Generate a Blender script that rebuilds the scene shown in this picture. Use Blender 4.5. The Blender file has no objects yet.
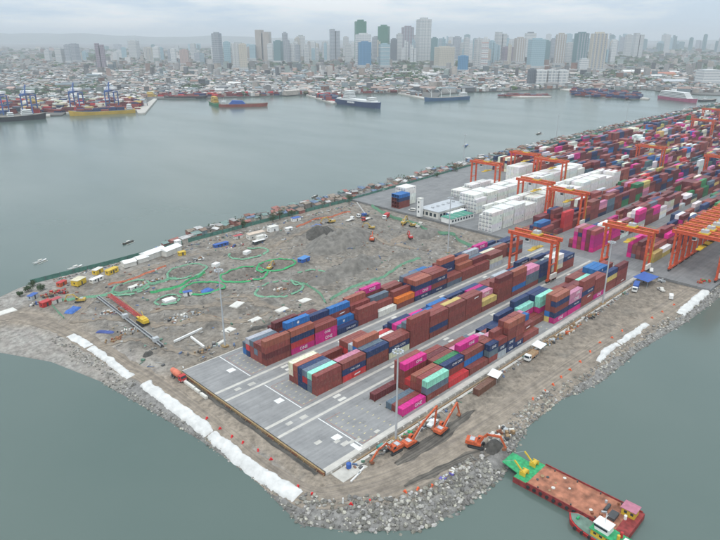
import bpy, bmesh, math, random
import numpy as np
from mathutils import Vector, Matrix, Euler, noise as mnoise
R = math.radians
random.seed(7)
sc = bpy.context.scene
COL = sc.collection

# ------------------------------------------------------------------ camera, sky, sun, exposure
CF, CP, CY = 614.8, 0.3622, 0.7888
CAM = Vector((-97.11, -111.77, 119.43))
FW = Vector((math.cos(CY)*math.cos(CP), math.sin(CY)*math.cos(CP), -math.sin(CP)))
RT = Vector((math.sin(CY), -math.cos(CY), 0))
UP = RT.cross(FW)
cd = bpy.data.cameras.new('camera'); co = bpy.data.objects.new('camera', cd); COL.objects.link(co)
cd.sensor_width = 36; cd.lens = CF/720*36; cd.clip_start = 1; cd.clip_end = 60000
co.matrix_world = Matrix(((RT.x, UP.x, -FW.x, CAM.x), (RT.y, UP.y, -FW.y, CAM.y), (RT.z, UP.z, -FW.z, CAM.z), (0, 0, 0, 1)))
sc.camera = co

def G(px, py, z=0.0):
    """ground point (at height z) seen at a spot of the 720x540 survey frame"""
    d = FW + RT*((px-360)/CF) + UP*((270-py)/CF)
    return CAM + d*((z-CAM.z)/d.z)
def PX(p):
    d = Vector(p)-CAM; z = d.dot(FW)
    return 360+CF*d.dot(RT)/z, 270-CF*d.dot(UP)/z, z
F2 = Vector((math.cos(CY), math.sin(CY))); R2 = Vector((math.sin(CY), -math.cos(CY)))
def ST(s, t): return Vector((CAM.x+F2.x*s+R2.x*t, CAM.y+F2.y*s+R2.y*t))

SUN_EL, SUN_AZ = 58, 205     # azimuth of the sun's ground direction, degrees from +X
w = bpy.data.worlds.new('World'); sc.world = w; w.use_nodes = True
nt = w.node_tree; N = nt.nodes; Lk = nt.links; N.clear()
wo = N.new('ShaderNodeOutputWorld'); bg = N.new('ShaderNodeBackground'); bg.inputs[1].default_value = 0.1
sky = N.new('ShaderNodeTexSky'); sky.sky_type = 'NISHITA'; sky.sun_disc = False
sky.sun_elevation = R(SUN_EL); sky.sun_rotation = R(90-SUN_AZ); sky.air_density = 1.0; sky.dust_density = 3.0
tc = N.new('ShaderNodeTexCoord'); mp = N.new('ShaderNodeMapping'); mp.inputs['Scale'].default_value = (1.0, 1.0, 6.0)
Lk.new(tc.outputs['Generated'], mp.inputs[0])
n1 = N.new('ShaderNodeTexNoise'); n1.inputs['Scale'].default_value = 5.0; n1.inputs['Detail'].default_value = 7; n1.inputs['Roughness'].default_value = .55
Lk.new(mp.outputs[0], n1.inputs[0])
cr = N.new('ShaderNodeValToRGB'); e = cr.color_ramp.elements
e[0].position = .40; e[0].color = (.70, .85, .99, 1); e[1].position = .60; e[1].color = (1.08, 1.13, 1.16, 1)
Lk.new(n1.outputs[0], cr.inputs[0])
# standard overcast sky: luminance (1 + 2 sin h) / 3 of the zenith's
sep = N.new('ShaderNodeSeparateXYZ'); Lk.new(tc.outputs['Generated'], sep.inputs[0])
hr = N.new('ShaderNodeMapRange'); hr.inputs[1].default_value = 0.0; hr.inputs[2].default_value = 1.0; hr.inputs[3].default_value = 10.2; hr.inputs[4].default_value = 19.5
Lk.new(sep.outputs[2], hr.inputs[0])
scl = N.new('ShaderNodeVectorMath'); scl.operation = 'SCALE'; Lk.new(hr.outputs[0], scl.inputs[3]); Lk.new(cr.outputs[0], scl.inputs[0])
mx = N.new('ShaderNodeMix'); mx.data_type = 'RGBA'; mx.inputs[0].default_value = .93
Lk.new(sky.outputs[0], mx.inputs[6]); Lk.new(scl.outputs[0], mx.inputs[7]); Lk.new(mx.outputs[2], bg.inputs[0]); Lk.new(bg.outputs[0], wo.inputs[0])
sl = bpy.data.lights.new('sun', 'SUN'); sl.energy = 1.5; sl.angle = R(12); sl.color = (1, .96, .9)
so = bpy.data.objects.new('sun', sl); COL.objects.link(so)
sd = Vector((math.cos(R(SUN_EL))*math.cos(R(SUN_AZ)), math.cos(R(SUN_EL))*math.sin(R(SUN_AZ)), math.sin(R(SUN_EL))))
so.rotation_euler = sd.to_track_quat('Z', 'Y').to_euler()
sc.view_settings.view_transform = 'Standard'; sc.view_settings.look = 'None'; sc.view_settings.gamma = 1
sc.view_settings.use_curve_mapping = False; sc.view_settings.exposure = -0.2
sc.render.engine = 'CYCLES'
sc.cycles.max_bounces = 5; sc.cycles.volume_bounces = 0; sc.cycles.diffuse_bounces = 2; sc.cycles.glossy_bounces = 2

# ------------------------------------------------------------------ helpers
class MB:
    def __init__(s): s.v = []; s.f = []; s.m = []; s.c = []
    def q(s, vs, fs, m=0, c=None):
        o = len(s.v); s.v.extend([tuple(a) for a in vs])
        for f in fs: s.f.append(tuple(o+i for i in f)); s.m.append(m); s.c.append(c)
        return s
    BF = ((0,3,2,1),(4,5,6,7),(0,1,5,4),(1,2,6,5),(2,3,7,6),(3,0,4,7))
    def box(s, x0, y0, z0, x1, y1, z1, m=0, c=None):
        return s.q([(x0,y0,z0),(x1,y0,z0),(x1,y1,z0),(x0,y1,z0),(x0,y0,z1),(x1,y0,z1),(x1,y1,z1),(x0,y1,z1)], s.BF, m, c)
    def obox(s, cx, cy, z0, l, wd, h, rz=0, m=0, c=None, taper=1.0):
        ca, sa = math.cos(rz), math.sin(rz); vs = []
        for z, k in ((z0, 1), (z0+h, taper)):
            for a, b in ((-1,-1),(1,-1),(1,1),(-1,1)):
                x, y = a*l/2*k, b*wd/2*k; vs.append((cx+x*ca-y*sa, cy+x*sa+y*ca, z))
        return s.q(vs, s.BF, m, c)
    def gable(s, cx, cy, z0, l, wd, h, rz=0, m=0, c=None, over=.3):
        ca, sa = math.cos(rz), math.sin(rz); vs = []
        L, W = l/2+over, wd/2+over
        for x, y, z in ((-L,-W,0),(L,-W,0),(L,W,0),(-L,W,0),(-L,0,h),(L,0,h),(-L,-W,-.12),(L,-W,-.12),(L,W,-.12),(-L,W,-.12)):
            vs.append((cx+x*ca-y*sa, cy+x*sa+y*ca, z0+z))
        return s.q(vs, ((0,1,5,4),(2,3,4,5),(0,4,3,9,6),(1,7,8,2,5),(6,9,8,7),(0,6,7,1),(2,8,9,3)), m, c)
    def bar(s, p, q, wd, h=None, m=0, c=None, w2=None):
        p, q = Vector(p), Vector(q); h = h or wd; w2 = w2 or 1
        d = (q-p).normalized(); up = Vector((0,0,1)) if abs(d.z) < .95 else Vector((1,0,0))
        a = d.cross(up).normalized(); b = a.cross(d)
        vs = []
        for o, k in ((p, 1), (q, w2)):
            for i, j in ((-1,-1),(1,-1),(1,1),(-1,1)): vs.append(o+a*(i*wd/2*k)+b*(j*h/2*k))
        return s.q(vs, ((0,1,2,3),(4,7,6,5),(0,4,5,1),(1,5,6,2),(2,6,7,3),(3,7,4,0)), m, c)
    def cyl(s, p, q, r0, r1=None, n=10, m=0, c=None):
        p, q = Vector(p), Vector(q); r1 = r0 if r1 is None else r1
        d = (q-p).normalized(); up = Vector((0,0,1)) if abs(d.z) < .95 else Vector((1,0,0))
        a = d.cross(up).normalized(); b = a.cross(d); vs = []
        for o, r in ((p, r0), (q, r1)):
            for i in range(n):
                t = 2*math.pi*i/n; vs.append(o+a*(math.cos(t)*r)+b*(math.sin(t)*r))
        fs = [(i, (i+1) % n, n+(i+1) % n, n+i) for i in range(n)]+[tuple(range(n-1,-1,-1)), tuple(range(n, 2*n))]
        return s.q(vs, fs, m, c)
    def prism(s, pts, z0, z1, m=0, c=None):
        n = len(pts)
        vs = [(x, y, z0) for x, y in pts]+[(x, y, z1) for x, y in pts]
        return s.q(vs, [tuple(range(n-1,-1,-1)), tuple(range(n, 2*n))]+[(i, (i+1) % n, n+(i+1) % n, n+i) for i in range(n)], m, c)
    def side(s, pts, y0, y1, m=0, c=None):      # profile in x,z extruded across y
        n = len(pts)
        vs = [(x, y0, z) for x, z in pts]+[(x, y1, z) for x, z in pts]
        return s.q(vs, [tuple(range(n)), tuple(range(2*n-1, n-1, -1))]+[((i+1) % n, i, n+i, n+(i+1) % n) for i in range(n)], m, c)
    def ico(s, p, r, rnd, m=0, c=None, sq=(1,1,1), jit=.25):
        vs = [(p[0]+x*r*sq[0]*(1+rnd.uniform(-jit, jit)), p[1]+y*r*sq[1]*(1+rnd.uniform(-jit, jit)), p[2]+z*r*sq[2]*(1+rnd.uniform(-jit, jit))) for x, y, z in ICV]
        return s.q(vs, ICF, m, c)
    def mesh(s, name, mats, smooth=False):
        me = bpy.data.meshes.new(name); me.from_pydata(s.v, [], s.f)
        for a in (mats if isinstance(mats, (list, tuple)) else [mats]): me.materials.append(a)
        me.polygons.foreach_set('material_index', s.m)
        if any(c is not None for c in s.c):
            at = me.color_attributes.new('Col', 'FLOAT_COLOR', 'CORNER'); arr = []
            for f, c in zip(s.f, s.c):
                c = c or (.5,.5,.5)
                arr.extend((c[0], c[1], c[2], 1)*len(f))
            at.data.foreach_set('color', arr)
        if smooth: me.polygons.foreach_set('use_smooth', [True]*len(s.f))
        me.update(); return me
    def build(s, name, mats, parent=None, loc=None, rz=0, smooth=False):
        return inst(name, s.mesh(name, mats, smooth), parent, loc, rz)
t_ = (1+5**.5)/2; _n = math.sqrt(1+t_*t_)
ICV = [tuple(a/_n for a in v) for v in ((-1,t_,0),(1,t_,0),(-1,-t_,0),(1,-t_,0),(0,-1,t_),(0,1,t_),(0,-1,-t_),(0,1,-t_),(t_,0,-1),(t_,0,1),(-t_,0,-1),(-t_,0,1))]
ICF = ((0,11,5),(0,5,1),(0,1,7),(0,7,10),(0,10,11),(1,5,9),(5,11,4),(11,10,2),(10,7,6),(7,1,8),(3,9,4),(3,4,2),(3,2,6),(3,6,8),(3,8,9),(4,9,5),(2,4,11),(6,2,10),(8,6,7),(9,8,1))
def inst(name, me, parent=None, loc=None, rz=0):
    o = bpy.data.objects.new(name, me); COL.objects.link(o)
    if parent: o.parent = parent
    if loc is not None: o.location = loc if len(loc) == 3 else (loc[0], loc[1], 0)
    if rz: o.rotation_euler = (0, 0, rz)
    return o
def thing(name, label, cat, loc=(0,0,0), rz=0, group=None):
    o = inst(name, None, None, loc, rz); return tag(o, label, cat, group)
def tag(o, label, cat, group=None):
    o['label'] = label; o['category'] = cat
    if group: o['group'] = group
    return o
def kind(o, k, label=None):
    o['kind'] = k
    if label: o['label'] = label
    return o
def copy_tree(src, parent=None, loc=None, rz=None):
    c = src.copy(); COL.objects.link(c); c.parent = parent
    if loc is not None: c.location = loc
    if rz is not None: c.rotation_euler = (0, 0, rz)
    for ch in src.children: copy_tree(ch, c)
    return c

# ------------------------------------------------------------------ materials
MATS = {}
def pm(name, col, rough=.7, var=.18, scale=.6, metal=0, bump=0, bscale=6, src=None, detail=5, spec=.4):
    if name in MATS: return MATS[name]
    m = bpy.data.materials.new(name); m.use_nodes = True; n = m.node_tree.nodes; l = m.node_tree.links
    b = n['Principled BSDF']; b.inputs['Roughness'].default_value = rough; b.inputs['Metallic'].default_value = metal
    b.inputs['Specular IOR Level'].default_value = spec
    t = n.new('ShaderNodeTexCoord'); ns = n.new('ShaderNodeTexNoise'); ns.inputs['Scale'].default_value = scale; ns.inputs['Detail'].default_value = detail
    l.new(t.outputs['Object'], ns.inputs['Vector'])
    mr = n.new('ShaderNodeMapRange'); mr.inputs[1].default_value = .3; mr.inputs[2].default_value = .7; mr.inputs[3].default_value = 1-var; mr.inputs[4].default_value = 1+var
    l.new(ns.outputs[0], mr.inputs[0])
    vm = n.new('ShaderNodeVectorMath'); vm.operation = 'SCALE'; l.new(mr.outputs[0], vm.inputs[3])
    if src == 'obj':
        oi = n.new('ShaderNodeObjectInfo'); l.new(oi.outputs['Color'], vm.inputs[0])
    elif src == 'attr':
        at = n.new('ShaderNodeAttribute'); at.attribute_name = 'Col'; l.new(at.outputs['Color'], vm.inputs[0])
    else: vm.inputs[0].default_value = col[:3]
    l.new(vm.outputs[0], b.inputs['Base Color'])
    if bump:
        n2 = n.new('ShaderNodeTexNoise'); n2.inputs['Scale'].default_value = bscale; n2.inputs['Detail'].default_value = 6
        l.new(t.outputs['Object'], n2.inputs['Vector'])
        bp = n.new('ShaderNodeBump'); bp.inputs['Strength'].default_value = bump; bp.inputs['Distance'].default_value = .3
        l.new(n2.outputs[0], bp.inputs['Height']); l.new(bp.outputs[0], b.inputs['Normal'])
    MATS[name] = m; return m
white = pm('white_paint', (.74,.74,.72), .5, .06); offw = pm('offwhite_paint', (.62,.6,.55), .6, .1)
black = pm('black_rubber', (.025,.025,.027), .8); dark = pm('dark_steel', (.06,.062,.065), .6); steel = pm('galvanised_steel', (.42,.44,.45), .45, .1)
glass = pm('dark_glass', (.03,.045,.055), .12, .05); orange = pm('orange_paint', (.50,.10,.035), .6, .28, 1.6, detail=8)
crane_o = pm('crane_orange_paint', (.55,.085,.032), .6, .3, .7, detail=8); yellow = pm('yellow_paint', (.62,.42,.04), .5, .14)
red = pm('red_paint', (.46,.03,.03), .5, .15); blue = pm('blue_paint', (.03,.10,.36), .5, .15); green = pm('green_paint', (.03,.31,.12), .65, .35, 1.0, detail=8)
rust = pm('rusty_steel', (.24,.095,.05), .8, .3, .8); timber = pm('timber', (.30,.2,.11), .85, .3, 2); conc = pm('concrete', (.46,.44,.40), .85, .16, .4, bump=.1)
tarp_b = pm('blue_tarpaulin', (.04,.13,.42), .5, .2, 1.2, bump=.5, bscale=2); net_g = pm('green_net', (.05,.34,.13), .8, .3, 2.5); net_p = pm('faded_green_net', (.16,.34,.22), .85, .3, 2.5)
fence_g = pm('teal_sheet_fence', (.07,.18,.145), .75, .3, .5); fab_w = pm('white_geotextile', (.60,.595,.575), .9, .14, .4, bump=.6, bscale=1.1, detail=8)
grey_roof = pm('grey_sheet_roof', (.44,.46,.48), .55, .12, .3); green_roof = pm('green_sheet_roof', (.05,.24,.17), .55, .12, .5)
attr = pm('painted_masonry', None, .8, .14, .25, src='attr'); attr_m = pm('painted_steel_boxes', None, .55, .12, .5, src='attr')
soil_pile = pm('grey_spoil', (.175,.163,.145), .95, .3, .35, bump=.8, bscale=1.2); soil_dark = pm('dark_soil', (.085,.08,.072), .95, .3, .6, bump=.7, bscale=2)
bark = pm('bark', (.10,.075,.05), .9); leaf = pm('leaf', (.045,.085,.03), .7, .45, .5)
rockm = pm('rock', None, .9, .3, .9, src='attr', bump=.5, bscale=3); rocko = pm('boulder', None, .9, .28, 1.1, src='obj', bump=.5, bscale=3)
safety = pm('orange_barrier_plastic', (.72,.12,.04), .6, .15); safety_r = pm('red_barrier_plastic', (.62,.025,.03), .6, .15)

def container_mat(name, wear):
    m = bpy.data.materials.new(name); m.use_nodes = True; n = m.node_tree.nodes; l = m.node_tree.links; b = n['Principled BSDF']
    b.inputs['Roughness'].default_value = .55; b.inputs['Specular IOR Level'].default_value = .35
    t = n.new('ShaderNodeTexCoord'); oi = n.new('ShaderNodeObjectInfo')
    ad = n.new('ShaderNodeVectorMath'); ad.operation = 'ADD'; l.new(t.outputs['Object'], ad.inputs[0])
    cm = n.new('ShaderNodeVectorMath'); cm.operation = 'SCALE'; cm.inputs[0].default_value = (37, 51, 23); l.new(oi.outputs['Random'], cm.inputs[3]); l.new(cm.outputs[0], ad.inputs[1])
    mp = n.new('ShaderNodeMapping'); mp.inputs['Scale'].default_value = (1.1, 1.1, .22); l.new(ad.outputs[0], mp.inputs[0])
    ns = n.new('ShaderNodeTexNoise'); ns.inputs['Scale'].default_value = 1.1; ns.inputs['Detail'].default_value = 6; l.new(mp.outputs[0], ns.inputs[0])
    mr = n.new('ShaderNodeMapRange'); mr.inputs[1].default_value = .3; mr.inputs[2].default_value = .72; mr.inputs[3].default_value = 1.2; mr.inputs[4].default_value = .74
    l.new(ns.outputs[0], mr.inputs[0])
    vm = n.new('ShaderNodeVectorMath'); vm.operation = 'SCALE'; l.new(oi.outputs['Color'], vm.inputs[0]); l.new(mr.outputs[0], vm.inputs[3])
    n2 = n.new('ShaderNodeTexNoise'); n2.inputs['Scale'].default_value = .9; n2.inputs['Detail'].default_value = 8; n2.inputs['Roughness'].default_value = .7; l.new(ad.outputs[0], n2.inputs[0])
    m2 = n.new('ShaderNodeMapRange'); m2.inputs[1].default_value = .55; m2.inputs[2].default_value = .75; m2.inputs[3].default_value = 0; m2.inputs[4].default_value = wear
    l.new(n2.outputs[0], m2.inputs[0])
    mx = n.new('ShaderNodeMix'); mx.data_type = 'RGBA'; l.new(m2.outputs[0], mx.inputs[0]); l.new(vm.outputs[0], mx.inputs[6]); mx.inputs[7].default_value = (.24,.19,.15,1)
    l.new(mx.outputs[2], b.inputs['Base Color']); return m
cont_m = container_mat('container_paint', .8)
reef_m = container_mat('reefer_paint', .14)

def facade(name, wall, glassc, fh=3.6, bw=4.0, gf=.5):
    """far tower facade: rows of windows, too far to pick apart"""
    m = bpy.data.materials.new(name); m.use_nodes = True; n = m.node_tree.nodes; l = m.node_tree.links; b = n['Principled BSDF']; b.inputs['Roughness'].default_value = .5
    t = n.new('ShaderNodeTexCoord'); sp = n.new('ShaderNodeSeparateXYZ'); l.new(t.outputs['Object'], sp.inputs[0])
    def frac(o, k, th):
        a = n.new('ShaderNodeMath'); a.operation = 'DIVIDE'; a.inputs[1].default_value = k; l.new(o, a.inputs[0])
        f = n.new('ShaderNodeMath'); f.operation = 'FRACT'; l.new(a.outputs[0], f.inputs[0])
        g = n.new('ShaderNodeMath'); g.operation = 'LESS_THAN'; g.inputs[1].default_value = th; l.new(f.outputs[0], g.inputs[0]); return g.outputs[0]
    s = n.new('ShaderNodeMath'); s.operation = 'ADD'; l.new(sp.outputs[0], s.inputs[0]); l.new(sp.outputs[1], s.inputs[1])
    mu = n.new('ShaderNodeMath'); mu.operation = 'MULTIPLY'; l.new(frac(sp.outputs[2], fh, gf+.1), mu.inputs[0]); l.new(frac(s.outputs[0], bw, gf+.12), mu.inputs[1])
    mx = n.new('ShaderNodeMix'); mx.data_type = 'RGBA'; l.new(mu.outputs[0], mx.inputs[0]); mx.inputs[6].default_value = (*wall, 1); mx.inputs[7].default_value = (*glassc, 1)
    l.new(mx.outputs[2], b.inputs['Base Color']); return m

# ------------------------------------------------------------------ SEA
SEA = -3.2
def sea_material():
    m = bpy.data.materials.new('harbour_water'); m.use_nodes = True; n = m.node_tree.nodes; l = m.node_tree.links; b = n['Principled BSDF']
    b.inputs['Roughness'].default_value = .2; b.inputs['IOR'].default_value = 1.42
    t = n.new('ShaderNodeTexCoord')
    n0 = n.new('ShaderNodeTexNoise'); n0.inputs['Scale'].default_value = .006; n0.inputs['Detail'].default_value = 4; l.new(t.outputs['Object'], n0.inputs[0])
    r = n.new('ShaderNodeValToRGB'); r.color_ramp.elements[0].color = (.070,.108,.094,1); r.color_ramp.elements[1].color = (.094,.130,.114,1); r.color_ramp.elements[0].position = .35; r.color_ramp.elements[1].position = .65
    l.new(n0.outputs[0], r.inputs[0]); l.new(r.outputs[0], b.inputs['Base Color'])
    rg = n.new('ShaderNodeMapRange'); rg.inputs[1].default_value = .35; rg.inputs[2].default_value = .65; rg.inputs[3].default_value = .17; rg.inputs[4].default_value = .25
    mpr = n.new('ShaderNodeMapping'); mpr.inputs['Rotation'].default_value = (0,0,.9); mpr.inputs['Scale'].default_value = (1, .3, 1); l.new(t.outputs['Object'], mpr.inputs[0]); nr_ = n.new('ShaderNodeTexNoise'); nr_.inputs['Scale'].default_value = .012; nr_.inputs['Detail'].default_value = 6; l.new(mpr.outputs[0], nr_.inputs[0]); l.new(nr_.outputs[0], rg.inputs[0]); l.new(rg.outputs[0], b.inputs['Roughness'])
    prev = None
    for s, st, d in ((.35, .1, .3), (.06, .06, 1.5)):
        mp = n.new('ShaderNodeMapping'); mp.inputs['Rotation'].default_value = (0,0,.5); mp.inputs['Scale'].default_value = (1, .45, 1); l.new(t.outputs['Object'], mp.inputs[0])
        q = n.new('ShaderNodeTexNoise'); q.inputs['Scale'].default_value = s; q.inputs['Detail'].default_value = 5; l.new(mp.outputs[0], q.inputs[0])
        bp = n.new('ShaderNodeBump'); bp.inputs['Strength'].default_value = st; bp.inputs['Distance'].default_value = d; l.new(q.outputs[0], bp.inputs['Height'])
        if prev: l.new(prev.outputs[0], bp.inputs['Normal'])
        prev = bp
    l.new(prev.outputs[0], b.inputs['Normal']); return m
mb = MB(); c0 = ST(8000, 0); mb.obox(c0.x, c0.y, SEA-.5, 26000, 30000, .5, CY)
kind(mb.build('water', sea_material()), 'structure')

# ------------------------------------------------------------------ LAND
COAST = [(-60,168),(-43.7,153.7),(-31.8,131.2),(-24,101.9),(-19.5,71),(-16.2,43.5),(-14.6,17.9),(-16.3,-.9),(-16.9,-8.2),(-8.9,-19.2),(4.5,-32),(18.1,-35.1),(37.2,-35.5),(51.9,-31.4),(65.5,-27.6),(88.5,-27.3),(110,-32.2),(147,-32.1),(193,-36.5),(232,-37.5),(300,-40),(1700,-40),(1700,271),(1275,271),(890,270),(640,269),(446,268),(320,257),(196,249),(105,242),(76,232),(60,227),(32,226),(0,226.5),(-14,225),(-28,217),(-70,212),(-100,200),(-90,180)]
CA = np.array(COAST)
def sdist(P):
    """signed distance to the shore, positive on land"""
    A = CA; B = np.roll(CA, -1, 0); best = np.full(len(P), 1e9); ins = np.zeros(len(P), bool)
    for a, b in zip(A, B):
        ab = b-a; t = np.clip(((P-a)@ab)/(ab@ab), 0, 1); best = np.minimum(best, np.hypot(*(P-a-t[:, None]*ab).T))
        cond = (a[1] > P[:, 1]) != (b[1] > P[:, 1])
        with np.errstate(divide='ignore', invalid='ignore'): xi = a[0]+(P[:, 1]-a[1])*(b[0]-a[0])/(b[1]-a[1])
        ins ^= cond & (P[:, 0] < xi)
    return np.where(ins, best, -best)
def vnoise(P, s, seed=0):
    return np.array([mnoise.noise((x*s+seed, y*s+seed*1.7, seed*.31)) for x, y in P])
# pits with their nets: centre, half sizes (along u, along v), rotation, depth
PITS = [(98.6,151.5,10.5,7.5,-.1,1.4),(76.5,151.5,12,9,-.1,1.6),(77,121.5,11.5,9,-.1,1.5),(50,150,10,7.5,-.1,1.3),(29.8,148.4,5.5,4.5,.2,.7),(98,179,11,8,-.2,1.2),(24.3,177.2,9,6.5,.2,1.2),(57,178,11,7,.2,1.2),(99,124,10,9,.3,1.3)]
MOUNDS = [(128,188,14,10,3.2),(186,165,16,9,3.4),(148,138,18,8,3.6),(108,140,6,5,1.5),(182,125,12,6,3.0),(205,112,10,7,2.4),(150,178,26,16,5.5),(172,150,15,10,3.5),(124,112,10,8,3.0),(128,150,14,10,2.6),(195,140,14,9,2.8),(60,112,9,5,1.2),(38,122,10,5,1.3),(112,205,12,5,1.6),(175,205,12,7,2),(205,178,10,7,2.2),(30,110,6,4,.9),(-2,118,4,3,1.3),(47.5,-28.5,3.6,3.2,2.6),(140,122,10,5,2.2),(160,112,12,5,2.0)]
def height(P):
    d = sdist(P); u, v = P[:, 0], P[:, 1]
    beach = np.clip((v-88)/14, 0, 1)*np.clip((60-u)/30, 0, 1)*np.clip((215-v)/15, 0, 1)
    slope = .42*(1-beach)+.085*beach
    z = SEA+slope*d
    top = -.8
    k = 1.2; z = top-np.log1p(np.exp(np.clip(-(z-top)*-1*0+(top-z)*k, -30, 30)))/k      # soft shoulder
    z = np.maximum(z, -7)
    site = np.clip((v-88)/5, 0, 1)*np.clip((224-u)/4, 0, 1)*np.clip((216-v)/8, 0, 1)*np.clip((u+8)/8, 0, 1)
    ms = site > 0
    if ms.any():
        Q = P[ms]; h = vnoise(Q, .05, 3)*.9+vnoise(Q, .16, 5)*.7+vnoise(Q, .38, 8)*.4
        z[ms] += h*site[ms]
    for (x, y, rx, ry, h) in MOUNDS:
        q = ((u-x)/rx)**2+((v-y)/ry)**2; near = q < 4
        if near.any(): z[near] += h*np.exp(-q[near]*1.4)*(1+.35*vnoise(P[near], .22, x))
    for (x, y, rx, ry, a, dp) in PITS:
        ca, sa = math.cos(a), math.sin(a); X = (u-x)*ca+(v-y)*sa; Y = -(u-x)*sa+(v-y)*ca
        q = np.sqrt((X/rx)**2+(Y/ry)**2)
        z += -dp*np.clip((1-q)*3.2, 0, 1)+.55*np.exp(-((q-1.08)/.12)**2)
    z = np.where((u > 224.5) & (v > -34) & (v < 258) & (d > 4), np.minimum(z, -1.4), z)
    z = np.where((u > -.2) & (u < 228) & (v > .3) & (v < 83), -1.5, z)
    return z
def H(x, y): return float(height(np.array([[x, y]], float))[0])

ROADP = [G(*p, -.8) for p in ((-40,312),(20,316),(62,327),(130,366),(200,416),(265,468),(308,494),(345,493),(405,474),(470,438),(540,392),(610,345),(668,310),(712,280))]
ROADW = [8,9,9,8,7.5,7,7.5,9,14,15,13,12,11,10]
RP = np.array([(p.x, p.y) for p in ROADP])
def road_dist(P):
    best = np.full(len(P), 1e9)
    for a, b in zip(RP[:-1], RP[1:]):
        ab = b-a; t = np.clip(((P-a)@ab)/(ab@ab), 0, 1); best = np.minimum(best, np.hypot(*(P-a-t[:, None]*ab).T))
    return best
def land():
    us = list(np.arange(-112, 236, 1.6))+list(np.arange(236, 460, 6))+list(np.arange(460, 1720, 30))
    vs = list(np.arange(-50, 282, 1.6))
    U, V = np.meshgrid(us, vs); P = np.stack([U.ravel(), V.ravel()], 1)
    z = height(P); d = sdist(P); nu, nv = len(us), len(vs)
    n1 = vnoise(P, .03, 11); n2 = vnoise(P, .11, 13); n3 = vnoise(P, .35, 17)
    base = np.array([.225,.192,.155]); tan = np.array([.285,.238,.188]); grey = np.array([.215,.196,.172]); mud = np.array([.105,.098,.088]); sand = np.array([.31,.292,.265]); gravel = np.array([.25,.24,.225]); wet = np.array([.10,.10,.09])
    def mix(c, t, k): return c*(1-k[:, None])+t*k[:, None]
    u, v = P[:, 0], P[:, 1]
    c = np.tile(base, (len(P), 1)); site = np.clip((v-86)/6, 0, 1)
    c = mix(c, grey, np.clip(site*(.55+n1*.9), 0, 1)); c = mix(c, tan, np.clip(site*(n2*1.6-.15), 0, .8)); c = mix(c, mud, np.clip(n2*1.9-.36+n3*.8+n1*.5, 0, .7)*np.clip(site+.35, 0, 1))
    c = mix(c, np.array([.33,.315,.285]), np.clip(n3*1.5-.4-n2*.5, 0, .7)*site)
    rd = road_dist(P); c = mix(c, tan*1.05, np.clip(1.5-rd/7, 0, .8)); c = mix(c, mud*1.2, np.clip((n2+n3)*1.4-.45, 0, .5)*np.clip(2-rd/7, 0, 1))
    bz = np.clip((v-80)/20, 0, 1)*np.clip((55-u)/20, 0, 1)*np.clip((26-d)/8, 0, 1)
    c = mix(c, sand, np.clip(bz*(.85+n2*.6), 0, 1)); c = mix(c, np.array([.235,.205,.185]), np.clip(bz*(n3*2-.1), 0, .6))
    c = mix(c, gravel*.9, np.clip((9-d)/3, 0, 1)*(1-np.clip((v-90)/10, 0, 1)))
    c = mix(c, wet, np.clip((1.2-d)/1.6, 0, 1)*.85)
    for (x, y, rx, ry, h) in MOUNDS:
        q = ((u-x)/rx)**2+((v-y)/ry)**2; c = mix(c, np.array([.155,.146,.131]) if h > 1.5 else mud, np.exp(-q*1.2)*np.clip(.8+n3*.5, 0, 1))
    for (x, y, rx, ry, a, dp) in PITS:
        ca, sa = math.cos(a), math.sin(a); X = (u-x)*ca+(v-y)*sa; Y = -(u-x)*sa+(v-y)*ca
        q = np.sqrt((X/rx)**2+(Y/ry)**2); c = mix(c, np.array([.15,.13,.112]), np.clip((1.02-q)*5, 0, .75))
    keep = (d > -9).reshape(nv, nu)
    faces = []
    K = keep[:-1, :-1] | keep[1:, :-1] | keep[:-1, 1:] | keep[1:, 1:]
    jj, ii = np.nonzero(K); a = jj*nu+ii
    faces = np.stack([a, a+1, a+nu+1, a+nu], 1)
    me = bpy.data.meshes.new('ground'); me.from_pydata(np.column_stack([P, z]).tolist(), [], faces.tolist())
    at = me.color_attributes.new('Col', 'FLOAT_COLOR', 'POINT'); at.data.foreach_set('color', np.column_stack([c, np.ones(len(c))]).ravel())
    me.polygons.foreach_set('use_smooth', [True]*len(faces)); me.update()
    m = bpy.data.materials.new('dirt'); m.use_nodes = True; n = m.node_tree.nodes; l = m.node_tree.links; b = n['Principled BSDF']; b.inputs['Roughness'].default_value = .95; b.inputs['Specular IOR Level'].default_value = .2
    t = n.new('ShaderNodeTexCoord'); ca = n.new('ShaderNodeAttribute'); ca.attribute_name = 'Col'
    q = n.new('ShaderNodeTexNoise'); q.inputs['Scale'].default_value = .45; q.inputs['Detail'].default_value = 9; q.inputs['Roughness'].default_value = .72; l.new(t.outputs['Object'], q.inputs[0])
    mr = n.new('ShaderNodeMapRange'); mr.inputs[1].default_value = .28; mr.inputs[2].default_value = .72; mr.inputs[3].default_value = .45; mr.inputs[4].default_value = 1.6; l.new(q.outputs[0], mr.inputs[0])
    vm = n.new('ShaderNodeVectorMath'); vm.operation = 'SCALE'; l.new(ca.outputs['Color'], vm.inputs[0]); l.new(mr.outputs[0], vm.inputs[3]); l.new(vm.outputs[0], b.inputs['Base Color'])
    bp = n.new('ShaderNodeBump'); bp.inputs['Strength'].default_value = .9; bp.inputs['Distance'].default_value = .6; l.new(q.outputs[0], bp.inputs['Height']); l.new(bp.outputs[0], b.inputs['Normal'])
    me.materials.append(m)
    kind(inst('ground', me), 'structure')
land()

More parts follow.
